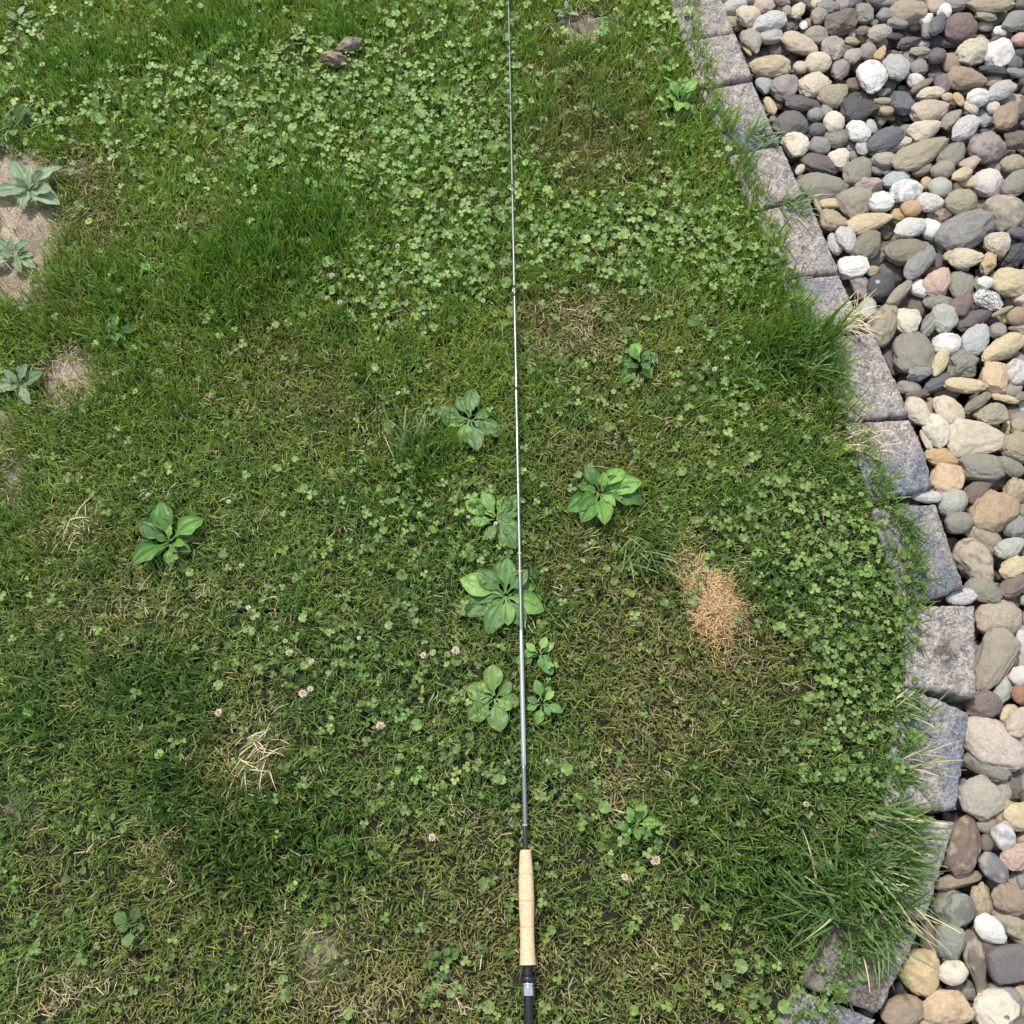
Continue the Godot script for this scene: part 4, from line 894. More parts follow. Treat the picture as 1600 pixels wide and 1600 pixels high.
# ------------------------------------------------------------------ ready
func _ready() -> void:
	noise.seed = 5
	noise.frequency = 1.0
	noise.fractal_octaves = 3
	fine.seed = 9
	fine.frequency = 1.0
	fine.fractal_octaves = 2
	var cam := Camera3D.new()
	cam.name = "camera"
	cam.position = Vector3(0, 1.725, 0)
	cam.rotation_degrees = Vector3(-67, 0, 0)
	cam.fov = 55
	cam.near = 0.05
	cam.far = 200
	add_child(cam)
	cam.current = true
	var env := Environment.new()
	env.background_mode = Environment.BG_SKY
	var sky := Sky.new()
	var sm := ProceduralSkyMaterial.new()
	sm.sky_top_color = Color(0.75, 0.80, 0.87)
	sm.sky_horizon_color = Color(0.84, 0.87, 0.90)
	sm.sky_curve = 0.2
	sm.ground_bottom_color = Color(0.25, 0.28, 0.2)
	sm.ground_horizon_color = Color(0.5, 0.53, 0.5)
	sm.sun_angle_max = 1.0
	sky.sky_material = sm
	env.sky = sky
	env.tonemap_mode = Environment.TONE_MAPPER_LINEAR
	env.tonemap_exposure = 1.3
	env.sdfgi_enabled = true
	env.ssao_enabled = true
	env.ssil_enabled = true
	var we := WorldEnvironment.new()
	we.name = "world_environment"
	we.environment = env
	add_child(we)
	var sun := DirectionalLight3D.new()
	sun.name = "sun"
	sun.light_energy = 1.1
	sun.light_color = Color(1.0, 0.975, 0.93)
	sun.light_angular_distance = 9.0
	sun.shadow_enabled = true
	sun.rotation_degrees = Vector3(-58, 205, 0)
	add_child(sun)

	make_materials()
	make_field()
	make_ground()
	make_pavers()
	make_stones()
	make_rod()
	make_grass()
	make_clover()
	make_straw()
	make_weeds()
	make_flowers()
	make_tufts()
	make_lumps()

# ------------------------------------------------------------------ ground
func make_ground() -> void:
	var xs := [-40.0, -15.0, -6.0, -3.2]
	var x := -2.3
	while x < 1.7:
		xs.append(x)
		x += 0.03
	xs.append_array([1.8, 2.0, 2.3, 2.8, 3.4, 6.0, 15.0, 40.0])
	var zs := [-40.0, -15.0, -6.0, -4.0]
	var z := -3.2
	while z < 0.8:
		zs.append(z)
		z += 0.03
	zs.append_array([1.2, 2.0, 4.0, 15.0, 40.0])
	var v := PackedVector3Array()
	var c := PackedColorArray()
	var t := PackedInt32Array()
	var w := xs.size()
	for zz in zs:
		var e := edge_x(zz) + 0.0
		for xx in xs:
			var y := 0.006 * noise.get_noise_2d(xx * 9.0, zz * 9.0) + 0.004 * noise.get_noise_2d(xx * 40.0, zz * 40.0)
			var dark := Color(0.038, 0.032, 0.019)
			var n1 := noise.get_noise_2d(xx * 14.0, zz * 14.0)
			var n2 := noise.get_noise_2d(xx * 45.0 + 8.0, zz * 45.0)
			var bare := clampf(cover("bare", xx, zz) * 1.6 - 0.1, 0, 1)
			var dry := clampf(cover("straw", xx, zz) * 0.6, 0, 0.6)
			var col := dark.lerp(Color(0.15, 0.11, 0.055), dry).lerp(Color(0.62, 0.495, 0.37) * (1.0 + 0.5 * n2 + 0.35 * n1), bare)
			col = col.lerp(Color(0.05, 0.05, 0.02), clampf(cover("moss", xx, zz), 0, 1) * 0.3 * (1.0 - bare))
			if xx < -2.3 or xx > 2.2 or zz < -3.2 or zz > 0.8: col = Color(0.07, 0.095, 0.03)
			if xx > e + 0.045 and xx < e + 2.2:
				y = -0.105 + 0.008 * noise.get_noise_2d(xx * 12.0, zz * 12.0)
				col = Color(0.05, 0.043, 0.036)
			v.append(Vector3(xx, y, zz))
			c.append(col)
	for j in zs.size() - 1:
		for i in w - 1:
			var a := j * w + i
			t.append_array([a, a + w, a + w + 1, a, a + w + 1, a + 1])
	var g := part("ground", build(v, t, c), M.soil, self)
	tag(g, "dark brown soil under the lawn and the stone bed", "ground", "", "structure")

# ------------------------------------------------------------------ pavers
func paver_tone(kind: String, u: float, w: float, p: Vector3) -> Color:
	# u runs from the stone bed to the lawn, w from far to near
	var pink := Color(0.46, 0.41, 0.375)
	var grey := Color(0.395, 0.38, 0.365)
	var blue := Color(0.25, 0.27, 0.315)
	var n := noise.get_noise_2d(p.x * 11.0, p.z * 11.0)
	var n2 := noise.get_noise_2d(p.x * 34.0 + 50.0, p.z * 34.0)
	var n3 := fine.get_noise_2d(p.x * 110.0, p.z * 110.0 + 33.0)
	var k := clampf(0.5 + n * 1.6 + n2 * 1.3 + n3 * 0.7, 0, 1)
	var c := grey.lerp(pink, k)
	match kind:
		"pinkblue": c = c.lerp(blue, smoothstep(0.45, 0.9, w + n * 0.4))
		"blueend": c = c.lerp(blue, smoothstep(0.35, 0.7, w + n * 0.3))
		"bluebrown": c = c.lerp(blue, clampf(0.6 - w + n * 1.4, 0, 0.9))
		"blue": c = c.lerp(blue, clampf(0.55 + n * 1.5, 0, 1))
		"dark": c = c.lerp(blue * 0.8, clampf(0.45 + n * 1.3 + n2 * 0.8, 0, 1))
		"grey": c = c.lerp(grey, 0.6)
		"dirty": c = c.lerp(Color(0.13, 0.115, 0.095), clampf(0.3 + u * 0.7 + n * 0.8, 0, 0.85))
		"stain":
			var d := Vector2(u - 0.42, w - 0.55).length() + n2 * 0.12
			c = c.lerp(Color(0.06, 0.052, 0.045), clampf(1.0 - d / 0.27, 0, 1) * 0.8)
	c = c * (1.0 + 0.45 * n2 + 0.55 * n3)
	c.a = 1.0
	return c

func make_pavers() -> void:
	for pi in PAVERS.size():
		var row: Array = PAVERS[pi]
		var q: Array = row[2]
		var right: Array = q.slice(0, q.size() - 2)
		var nl: Vector2 = q[q.size() - 2]
		var fl: Vector2 = q[q.size() - 1]
		var nu := 26
		var nw := 36
		var us := [0.0, 0.025]
		for i in range(1, nu): us.append(0.025 + 0.95 * i / nu)
		us.append_array([0.975, 1.0])
		var ws := [0.0, 0.018]
		for i in range(1, nw): ws.append(0.018 + 0.964 * i / nw)
		ws.append_array([0.982, 1.0])
		var top := 0.020 + 0.004 * sin(pi * 2.3)
		var centre := (Vector2(right[0]) + Vector2(right[right.size() - 1]) + nl + fl) * 0.25
		var v := PackedVector3Array()
		var c := PackedColorArray()
		var t := PackedInt32Array()
		for j in ws.size():
			var w: float = ws[j]
			var rp: Vector2
			if right.size() == 2: rp = Vector2(right[0]).lerp(right[1], w)
			else:
				var s := w * 2.0
				rp = Vector2(right[0]).lerp(right[1], s) if s < 1.0 else Vector2(right[1]).lerp(right[2], s - 1.0)
			var lp := fl.lerp(nl, w)
			for i in us.size():
				var u: float = us[i]
				var p := rp.lerp(lp, u)
				var rim := i == 0 or j == 0 or i == us.size() - 1 or j == ws.size() - 1
				var near_rim := i == 1 or j == 1 or i == us.size() - 2 or j == ws.size() - 2
				var rough := noise.get_noise_2d(p.x * 60.0, p.y * 60.0)
				var y := top + 0.0018 * rough + 0.0012 * noise.get_noise_2d(p.x * 170.0, p.y * 170.0) + 0.0015 * noise.get_noise_2d(p.x * 16.0, p.y * 16.0)
				if rim:
					y -= 0.005 + 0.004 * absf(rough)
					p += (p - centre).normalized() * (0.0035 * rough + 0.0015 * noise.get_noise_2d(p.x * 190.0, p.y * 190.0))
				elif near_rim: y -= 0.001
				v.append(Vector3(p.x - centre.x, y, p.y - centre.y))
				c.append(paver_tone(row[0], u, w, Vector3(p.x, 0, p.y)))
		var n := us.size()
		for j in ws.size() - 1:
			for i in n - 1:
				var a := j * n + i
				t.append_array([a, a + 1, a + n + 1, a, a + n + 1, a + n])
		# skirt down the four sides
		var ring := []
		for i in n: ring.append(i)
		for j in range(1, ws.size()): ring.append(j * n + n - 1)
		for i in range(n - 2, -1, -1): ring.append((ws.size() - 1) * n + i)
		for j in range(ws.size() - 2, 0, -1): ring.append(j * n)
		var base := v.size()
		for k in ring.size():
			var p: Vector3 = v[ring[k]]
			v.append(p)
			c.append(c[ring[k]])
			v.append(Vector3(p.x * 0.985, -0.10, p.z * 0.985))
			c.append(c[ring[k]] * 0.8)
		for k in ring.size():
			var a := base + k * 2
			var b := base + ((k + 1) % ring.size()) * 2
			t.append_array([a, a + 1, b + 1, a, b + 1, b])
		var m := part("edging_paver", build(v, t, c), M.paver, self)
		m.position = Vector3(centre.x, 0, centre.y)
		tag(m, row[1], "paver", "concrete pavers edging the lawn")

# ------------------------------------------------------------------ river stones
var sphere_v: Array = []
var sphere_t: Array = []

func make_spheres() -> void:
	var t := (1.0 + sqrt(5.0)) / 2.0
	var v := PackedVector3Array([Vector3(-1, t, 0), Vector3(1, t, 0), Vector3(-1, -t, 0), Vector3(1, -t, 0), Vector3(0, -1, t), Vector3(0, 1, t), Vector3(0, -1, -t), Vector3(0, 1, -t), Vector3(t, 0, -1), Vector3(t, 0, 1), Vector3(-t, 0, -1), Vector3(-t, 0, 1)])
	var f := PackedInt32Array([0, 11, 5, 0, 5, 1, 0, 1, 7, 0, 7, 10, 0, 10, 11, 1, 5, 9, 5, 11, 4, 11, 10, 2, 10, 7, 6, 7, 1, 8, 3, 9, 4, 3, 4, 2, 3, 2, 6, 3, 6, 8, 3, 8, 9, 4, 9, 5, 2, 4, 11, 6, 2, 10, 8, 6, 7, 9, 8, 1])
	for i in v.size(): v[i] = v[i].normalized()
	for level in 5:
		sphere_v.append(v.duplicate())
		sphere_t.append(f.duplicate())
		var mid := {}
		var g := PackedInt32Array()
		for i in range(0, f.size(), 3):
			var m := [0, 0, 0]
			for k in 3:
				var a := f[i + k]
				var b := f[i + (k + 1) % 3]
				var key := mini(a, b) * 100000 + maxi(a, b)
				if not mid.has(key):
					mid[key] = v.size()
					v.append((v[a] + v[b]).normalized())
				m[k] = mid[key]
			g.append_array([f[i], m[0], m[2], f[i + 1], m[1], m[0], f[i + 2], m[2], m[1], m[0], m[1], m[2]])
		f = g

func spow(x: float, e: float) -> float:
	return signf(x) * pow(absf(x), e)

func stone_mesh(colour: Color, shape: String, pattern: String, a: float, b: float, c: float, sd: int, level := 3) -> ArrayMesh:
	var R := RandomNumberGenerator.new()
	R.seed = sd * 7919 + 11
	var src: PackedVector3Array = sphere_v[level]
	var off := Vector3(R.randf(), R.randf(), R.randf()) * 90.0
	var power := 1.0
	var lump := 0.10
	var taper := 0.0
	var cuts := 0
	var depth := 0.8
	var bend := 0.0
	match shape:
		"egg":
			taper = R.randf_range(0.12, 0.28)
			if R.randf() < 0.65:
				cuts = 3
				depth = 0.84
		"wedge":
			taper = 0.42
			cuts = 3
			depth = 0.84
		"flat":
			power = 0.85
			cuts = 2
		"block":
			power = 0.62
			cuts = 4
			depth = 0.88
		"slab":
			power = 0.38
			lump = 0.04
		"disc":
			power = 0.85
			cuts = 3
			depth = 0.86
		"angular":
			cuts = 9
			depth = 0.68
			lump = 0.13
			taper = 0.15
		"rough":
			lump = 0.16
			cuts = 3
		"rock":
			cuts = 7
			depth = 0.80
			power = 0.85
			lump = 0.10
			taper = 0.1
		"triangle":
			taper = 0.6
			cuts = 3
			depth = 0.8
			power = 0.8
		"pointed":
			taper = 0.5
			cuts = 6
			depth = 0.80
			power = 0.8
		"bean": bend = 0.35
		"club": taper = 0.45
		"round":
			lump = 0.075
			if R.randf() < 0.6:
				cuts = 3
				depth = 0.86
		_:
			taper = R.randf_range(-0.15, 0.15)
			if R.randf() < 0.7:
				cuts = 3
				depth = 0.84
	var planes := []
	for i in cuts:
		var n := Vector3(R.randfn(), R.randfn() * 0.7 + 0.25, R.randfn()).normalized()
		planes.append([n, depth * R.randf_range(0.92, 1.14)])
	var v := PackedVector3Array()
	v.resize(src.size())
	var col := PackedColorArray()
	col.resize(src.size())
	var second := colour
	var amount := 0.0
	match pattern:
		"blotch":
			second = colour.lerp(Color(0.62, 0.52, 0.36) if R.randf() < 0.5 else Color(0.2, 0.19, 0.18), 0.5)
			amount = 0.8
		"rust":
			second = Color(0.36, 0.2, 0.12)
			amount = 0.5
		"darkblotch", "darkend":
			second = colour * 0.45
			amount = 0.9
		"marble":
			second = Color(0.25, 0.24, 0.2)
			amount = 0.85
		"pinkveil":
			second = colour.lerp(Color(0.6, 0.36, 0.32), 0.5)
			amount = 0.8
		"stripe":
			second = colour * 0.55
			amount = 0.75
		"speckle":
			second = colour * 0.5
			amount = 0.55
		"blackspeckle":
			second = Color(0.05, 0.05, 0.055)
			amount = 0.9
		"grain":
			second = colour * 0.72
			amount = 0.7
		_:
			second = colour * 0.8
			amount = 0.5
	var stripe_dir := Vector3(R.randfn(), R.randfn() * 0.4, R.randfn()).normalized()
	for i in src.size():
		var d := src[i]
		var p := Vector3(spow(d.x, power), spow(d.y, minf(power + 0.05, 1.0)), spow(d.z, power)) if power < 1.0 else d
		if power < 1.0: p *= lerpf(1.0, 1.0 / maxf(1.0, p.length()), 0.45)
		for pl in planes:
			var over: float = p.dot(pl[0]) - pl[1]
			if over > 0.0: p -= Vector3(pl[0]) * over * 0.9
		p *= 1.0 + lump * noise.get_noise_3dv(d * 1.1 + off) * 1.6 + lump * 0.35 * noise.get_noise_3dv(d * 3.4 + off)
		if shape in ["rough", "angular"]: p *= 1.0 + 0.05 * noise.get_noise_3dv(d * 8.0 + off)
		var w := 1.0 - taper * p.x
		if shape == "club": w = 1.0 - 0.55 * smoothstep(-0.3, 0.5, p.x) + 0.15 * smoothstep(0.6, 1.0, p.x)
		p.z *= w
		p.y *= lerpf(1.0, w, 0.6)
		if bend: p.z += bend * (p.x * p.x - 0.35)
		v[i] = Vector3(p.x * a, p.y * c, p.z * b)
		# colour
		var k := 0.0
		var s := v[i] / 0.02
		var n1 := noise.get_noise_3dv(s * 0.8 + off)
		match pattern:
			"stripe": k = smoothstep(0.1, 0.6, sin(p.dot(stripe_dir) * 9.0 + n1 * 3.0))
			"speckle": k = smoothstep(0.05, 0.3, fine.get_noise_3dv(s * 5.0 + off))
			"blackspeckle": k = smoothstep(0.08, 0.2, fine.get_noise_3dv(s * 4.5 + off))
			"marble": k = smoothstep(0.6, 1.0, 1.0 - absf(n1) * 3.0) + smoothstep(0.1, 0.4, n1) * 0.4
			"grain": k = smoothstep(-0.1, 0.5, noise.get_noise_3dv(Vector3(s.x * 0.8, s.y * 4.0, s.z * 4.0) + off))
			"darkend": k = smoothstep(0.2, 0.8, -p.x * 0.4 + p.z + n1 * 0.4)
			"spot", "spot2", "spot3":
				k = smoothstep(-0.2, 0.6, n1) * 0.3
			"rust": k = smoothstep(0.12, 0.4, n1)
			_: k = smoothstep(0.0, 0.45, n1)
		var cc := colour.lerp(second, clampf(k, 0, 1) * amount)
		if pattern == "spot" and Vector2(p.x + 0.55, p.z - 0.08).length() < 0.2 and p.y > 0: cc = cc.lerp(Color(0.5, 0.22, 0.2), 0.55)
		if pattern == "spot2" and Vector2(p.x + 0.1, p.z + 0.35).length() < 0.14 and p.y > 0: cc = Color(0.45, 0.44, 0.4)
		if pattern == "spot3" and Vector2(p.x - 0.05, p.z - 0.3).length() < 0.12 and p.y > 0: cc = Color(0.16, 0.11, 0.08)
		cc *= 1.0 + 0.16 * noise.get_noise_3dv(s * 2.2 + off) + 0.10 * fine.get_noise_3dv(s * 6.0 + off)
		cc.a = 1.0
		col[i] = cc
	return build(v, sphere_t[level], col)

func make_stones() -> void:
	make_spheres()
	for i in STONES.size():
		var r: Array = STONES[i]
		var m := stone_mesh(lin(PALETTE[r[0]]), r[1], r[2], r[6], r[7], r[8], i, 4 if float(r[6]) > 0.03 else 3)
		var o := part("river_stone", m, M.stone, self)
		o.position = Vector3(r[3], r[4], r[5])
		rng.seed = 100 + i
		o.rotation = Vector3(rng.randf_range(-0.12, 0.12), deg_to_rad(-float(r[9])), rng.randf_range(-0.12, 0.12))
		tag(o, r[10], "stone", "river stones in the bed beside the lawn")
	# the rest of the bed: what shows in the gaps and outside the frame
	var kinds := ["oval", "round", "wedge", "egg"]
	var where := [[], [], [], []]
	var tint := [PackedColorArray(), PackedColorArray(), PackedColorArray(), PackedColorArray()]
	rng.seed = 4242
	var tones := ["grey", "olive", "taupe", "darkgrey", "brown", "plum", "olivegrey", "tan", "darktaupe", "beigegrey", "cream", "pinkgrey"]
	for layer in 2:
		var z := -3.3
		while z < 0.9:
			var x := edge_x(z) + 0.075
			while x < edge_x(z) + 2.1 and x < 2.5:
				var p := Vector3(x + rng.randf_range(-0.012, 0.012), 0, z + rng.randf_range(-0.012, 0.012))
				var inside := p.z > -2.10 and p.z < 0.17 and p.x < 0.74 - 0.245 * (p.z - 0.17)
				if layer == 0 or not inside:
					var k := rng.randi() % 4
					var a := rng.randf_range(0.015, 0.027)
					p.y = -0.058 + rng.randf_range(-0.010, 0.010)
					if layer == 1:
						a = rng.randf_range(0.02, 0.036)
						p.y = -0.032 + rng.randf_range(-0.01, 0.01)
					var b := Basis.from_euler(Vector3(rng.randf_range(-0.3, 0.3), rng.randf() * TAU, rng.randf_range(-0.3, 0.3)))
					where[k].append(Transform3D(b.scaled_local(Vector3.ONE * a), p))
					tint[k].append(lin(PALETTE[tones[rng.randi() % (9 if layer == 0 else 12)]]))
				x += 0.030 if layer == 0 else 0.046
			z += 0.030 if layer == 0 else 0.042
	for k in 4:
		var m := stone_mesh(Color.WHITE, kinds[k], "plain", 1.0, 0.74, 0.6, 900 + k, 3)
		scatter("bed_pebbles", m, M.stone, where[k], tint[k], "smaller %s pebbles filling the gaps deep in the stone bed" % ["oval grey and tan", "rounded grey and tan", "wedge shaped grey and tan", "egg shaped grey and tan"][k], "pebbles")

# ------------------------------------------------------------------ fishing rod
func rod_at(z: float) -> Vector3:
	return ROD_A.lerp(ROD_B, (z - ROD_A.z) / (ROD_B.z - ROD_A.z))

func rod_d(z: float) -> float:
	return rod_at(z).distance_to(ROD_A)

func make_rod() -> void:
	var rod := thing("fly_rod", ROD_A, "long grey fly fishing rod with a cork grip lying across the lawn", "fishing rod")
	var a := Vector3.ZERO
	var b := (ROD_B - ROD_A)
	var tip := b.length() + 0.46
	var d := func(z: float) -> float: return rod_d(z)
	# black reel seat barrel running on past the frame, its end cap out of view
	part("reel_seat", lathe([[-0.075, 0.0066], [-0.074, 0.0072], [d.call(Z_CORK0) + 0.001, 0.0072]], a, b, 24), M.black, rod)
	part("butt_cap", lathe([[-0.09, 0.009], [-0.089, 0.0105], [-0.0752, 0.0105], [-0.0750, 0.009]], a, b, 24), M.silver, rod)
	part("locking_ring", lathe([[d.call(Z_SIL0), 0.0083], [d.call(Z_SIL0) + 0.001, 0.0093], [d.call(Z_SIL1), 0.0093], [d.call(Z_SIL1) + 0.0002, 0.0084], [d.call(Z_SIL2) + 0.0006, 0.0084], [d.call(Z_SIL2) + 0.0009, 0.0099], [d.call(Z_RING0), 0.0099], [d.call(Z_KN0), 0.0090]], a, b, 28), M.silver, rod)
	# knurled black hood
	var kn := lathe([[d.call(Z_KN0) + 0.0002, 0.0104], [d.call(Z_KN0) + 0.001, 0.0112], [d.call(Z_KN1) - 0.003, 0.0110], [d.call(Z_KN1) - 0.0015, 0.0092], [d.call(Z_KN1), 0.0082]], a, b, 24)
	var hood := part("knurled_hood", kn, M.black, rod)
	var along := b.normalized()
	var side := along.cross(Vector3.UP).normalized()
	var upv := side.cross(along)
	for k in 18:
		var t := TAU * k / 18.0
		var o := (side * cos(t) + upv * sin(t)) * 0.0112
		part("ridge", lathe([[d.call(Z_KN0) + 0.0012, 0.0007], [d.call(Z_KN1) - 0.0034, 0.0007]], a + o, b + o, 6), M.black, hood)
	var c0: float = d.call(Z_CORK0)
	var c1: float = d.call(Z_CORK1)
	var prof := [[0.0, 0.0115], [0.003, 0.0131], [0.02, 0.0126], [0.1, 0.0118], [0.22, 0.0112], [0.36, 0.0113], [0.5, 0.0122], [0.6, 0.0124], [0.72, 0.0120], [0.85, 0.0110], [0.95, 0.0097], [0.985, 0.0091], [1.0, 0.0076]]
	var cork := []
	for i in prof.size() - 1:
		for s in 3:
			var f := s / 3.0
			var q := lerpf(prof[i][0], prof[i + 1][0], f)
			cork.append([lerpf(c0, c1, q), lerpf(prof[i][1], prof[i + 1][1], f)])
	cork.append([c1, 0.0076])
	var grip := part("cork_grip", lathe(cork, a, b, 28), M.cork, rod)
	for q in [0.32, 0.545, 0.78]:
		var rr := 0.0114 if q < 0.5 else (0.01245 if q < 0.7 else 0.0117)
		part("ring_seam", lathe([[lerpf(c0, c1, q), rr], [lerpf(c0, c1, q) + 0.0002, rr + 0.00012], [lerpf(c0, c1, q) + 0.0007, rr + 0.00012], [lerpf(c0, c1, q) + 0.0009, rr]], a, b, 28), plain_mat(Color(0.74, 0.60, 0.45), 0.9), grip)
	part("winding_check", lathe([[c1 + 0.0002, 0.0066], [c1 + 0.003, 0.0060], [c1 + 0.0032, 0.0046]], a, b, 18), M.black, rod)
	part("hook_keeper_wrap", lathe([[c1 + 0.0034, 0.0043], [d.call(Z_GOLD) - 0.001, 0.0040]], a, b, 14), M.thread, rod)
	part("gold_wrap", lathe([[d.call(Z_GOLD) - 0.0008, 0.0042], [d.call(Z_GOLD) + 0.0016, 0.0042]], a, b, 14), M.gold, rod)
	var s0: float = d.call(Z_GLARE0)
	var s1: float = d.call(Z_GLARE1)
	var f2: float = d.call(Z_F2)
	var radius := func(x: float) -> float: return lerpf(0.0040, 0.0013, clampf(x / tip, 0, 1) ** 0.9)
	part("lower_blank", lathe([[d.call(Z_GOLD) + 0.0017, 0.0038], [s0 - 0.012, 0.0036], [s0 - 0.006, 0.0040]], a, b, 16), M.blank, rod)
	part("glare_section", lathe([[s0 - 0.006, 0.0042], [s0 + 0.01, 0.0043], [lerpf(s0, s1, 0.7), 0.0041], [s1, 0.0032]], a, b, 16), M.glare_silver, rod)  # glare given a shape: thicker, paler stretch of the blank
	part("middle_blank", lathe([[s1 + 0.0001, 0.0031], [lerpf(s1, f2, 0.5), radius.call(lerpf(s1, f2, 0.5))], [f2 - 0.004, radius.call(f2)]], a, b, 14), M.blank, rod)
	for z in [Z_F0, Z_F1]:
		var x: float = d.call(z)
		part("gold_wrap", lathe([[x - 0.002, radius.call(x) + 0.0002], [x - 0.0012, radius.call(x) + 0.0007], [x + 0.0012, radius.call(x) + 0.0007], [x + 0.002, radius.call(x) + 0.0002]], a, b, 14), M.gold, rod)
	part("ferrule", lathe([[f2 - 0.004, radius.call(f2) + 0.0005], [f2 + 0.002, radius.call(f2) + 0.0005]], a, b, 14), M.thread, rod)
	var tips := []
	for i in 13:
		var x := lerpf(f2 + 0.002, tip, i / 12.0)
		tips.append([x, radius.call(x)])
	part("tip_blank", lathe(tips, a, b, 12), M.blank, rod)
	var guides: Array = [-1.212, -1.475, -1.71, -1.893, -2.038]
	for z in guides:
		var x: float = d.call(z)
		var r: float = radius.call(x)
		var g := part("snake_guide", tube(loop_points(x, r, along, side, upv), 0.0005, 6), M.silver, rod)
		part("thread_wrap", lathe([[x - 0.014, r + 0.0002], [x - 0.006, r + 0.0005], [x - 0.0055, r + 0.0001]], a, b, 10), M.thread, g)
		part("thread_wrap", lathe([[x + 0.0055, r + 0.0001], [x + 0.006, r + 0.0005], [x + 0.014, r + 0.0002]], a, b, 10), M.thread, g)

func loop_points(x: float, r: float, along: Vector3, side: Vector3, upv: Vector3) -> Array:
	var pts := []
	for i in 17:
		var f := i / 16.0
		var t := (f - 0.5) * 2.0
		var h := (1.0 - t * t) * 0.0048
		var s := -sin(f * PI) * 0.0042
		pts.append(along * (x + t * 0.010) + side * (s - 0.0005 * t) + upv * (r * 0.6 + h * 0.55))
	return pts

# ------------------------------------------------------------------ grass
func blade_into(v: PackedVector3Array, t: PackedInt32Array, c: PackedColorArray, root: Vector3, yaw: float, length: float, width: float, lean0: float, lean1: float, shade: Color, blunt: float, segments := 3) -> void:
	var h := Vector3(cos(yaw), 0, sin(yaw))
	var s := Vector3(-sin(yaw), 0, cos(yaw))
	var p := root
	var base := v.size()
	for i in segments + 1:
		var f := float(i) / segments
		var w := width * lerpf(0.75, 1.0, minf(f * 3.0, 1.0)) * lerpf(1.0, blunt, smoothstep(0.45, 1.0, f)) * 0.5
		var fold := Vector3.UP * w * 0.35
		v.append(p - s * w + fold)
		v.append(p + s * w + fold)
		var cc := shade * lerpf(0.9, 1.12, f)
		cc.a = 1.0
		c.append(cc)
		c.append(cc)
		var lean := lerpf(lean0, lean1, f)
		p += (h * sin(lean) + Vector3.UP * cos(lean)) * length / segments
	for i in segments:
		var a := base + i * 2
		t.append_array([a, a + 1, a + 3, a, a + 3, a + 2])

func tuft_mesh(R: RandomNumberGenerator, n: int, len0: float, len1: float, w0: float, w1: float, spread: float, flat: float, dryness: float) -> ArrayMesh:
	var v := PackedVector3Array()
	var t := PackedInt32Array()
	var c := PackedColorArray()
	for i in n:
		var root := Vector3(R.randf_range(-spread, spread), -0.004, R.randf_range(-spread, spread))
		var g := exp(R.randfn() * 0.42) * 0.92
		var shade := Color(g, g, g)
		var q := R.randf()
		if q < dryness: shade = Color(2.6, 1.75, 2.6) * R.randf_range(0.6, 1.2)
		elif q < dryness + 0.15: shade = Color(1.5 * g, 1.25 * g, 1.25 * g)
		elif q < dryness + 0.3: shade = Color(0.75 * g, 0.95 * g, 1.1 * g)
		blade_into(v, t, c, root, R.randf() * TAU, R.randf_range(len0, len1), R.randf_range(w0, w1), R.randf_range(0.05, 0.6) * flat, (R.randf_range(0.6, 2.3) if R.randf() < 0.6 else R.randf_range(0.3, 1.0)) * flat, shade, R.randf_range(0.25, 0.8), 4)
	return build(v, t, c)

func inside_frame(x: float, z: float, m := 0.12) -> bool:
	return z > -2.05 - m and z < 0.17 + m and absf(x) < 0.72 - 0.245 * (z - 0.17) + m

func far0(z: float) -> float:
	return clampf((-z - 0.4) / 1.4, 0, 1)

func weed_clear(x: float, z: float) -> bool:
	for w in WEEDS:
		var r: float = float(w[3]) * 0.42
		var dx := x - float(w[1])
		var dz := z - float(w[2])
		if dx * dx + dz * dz < r * r: return true
	return false

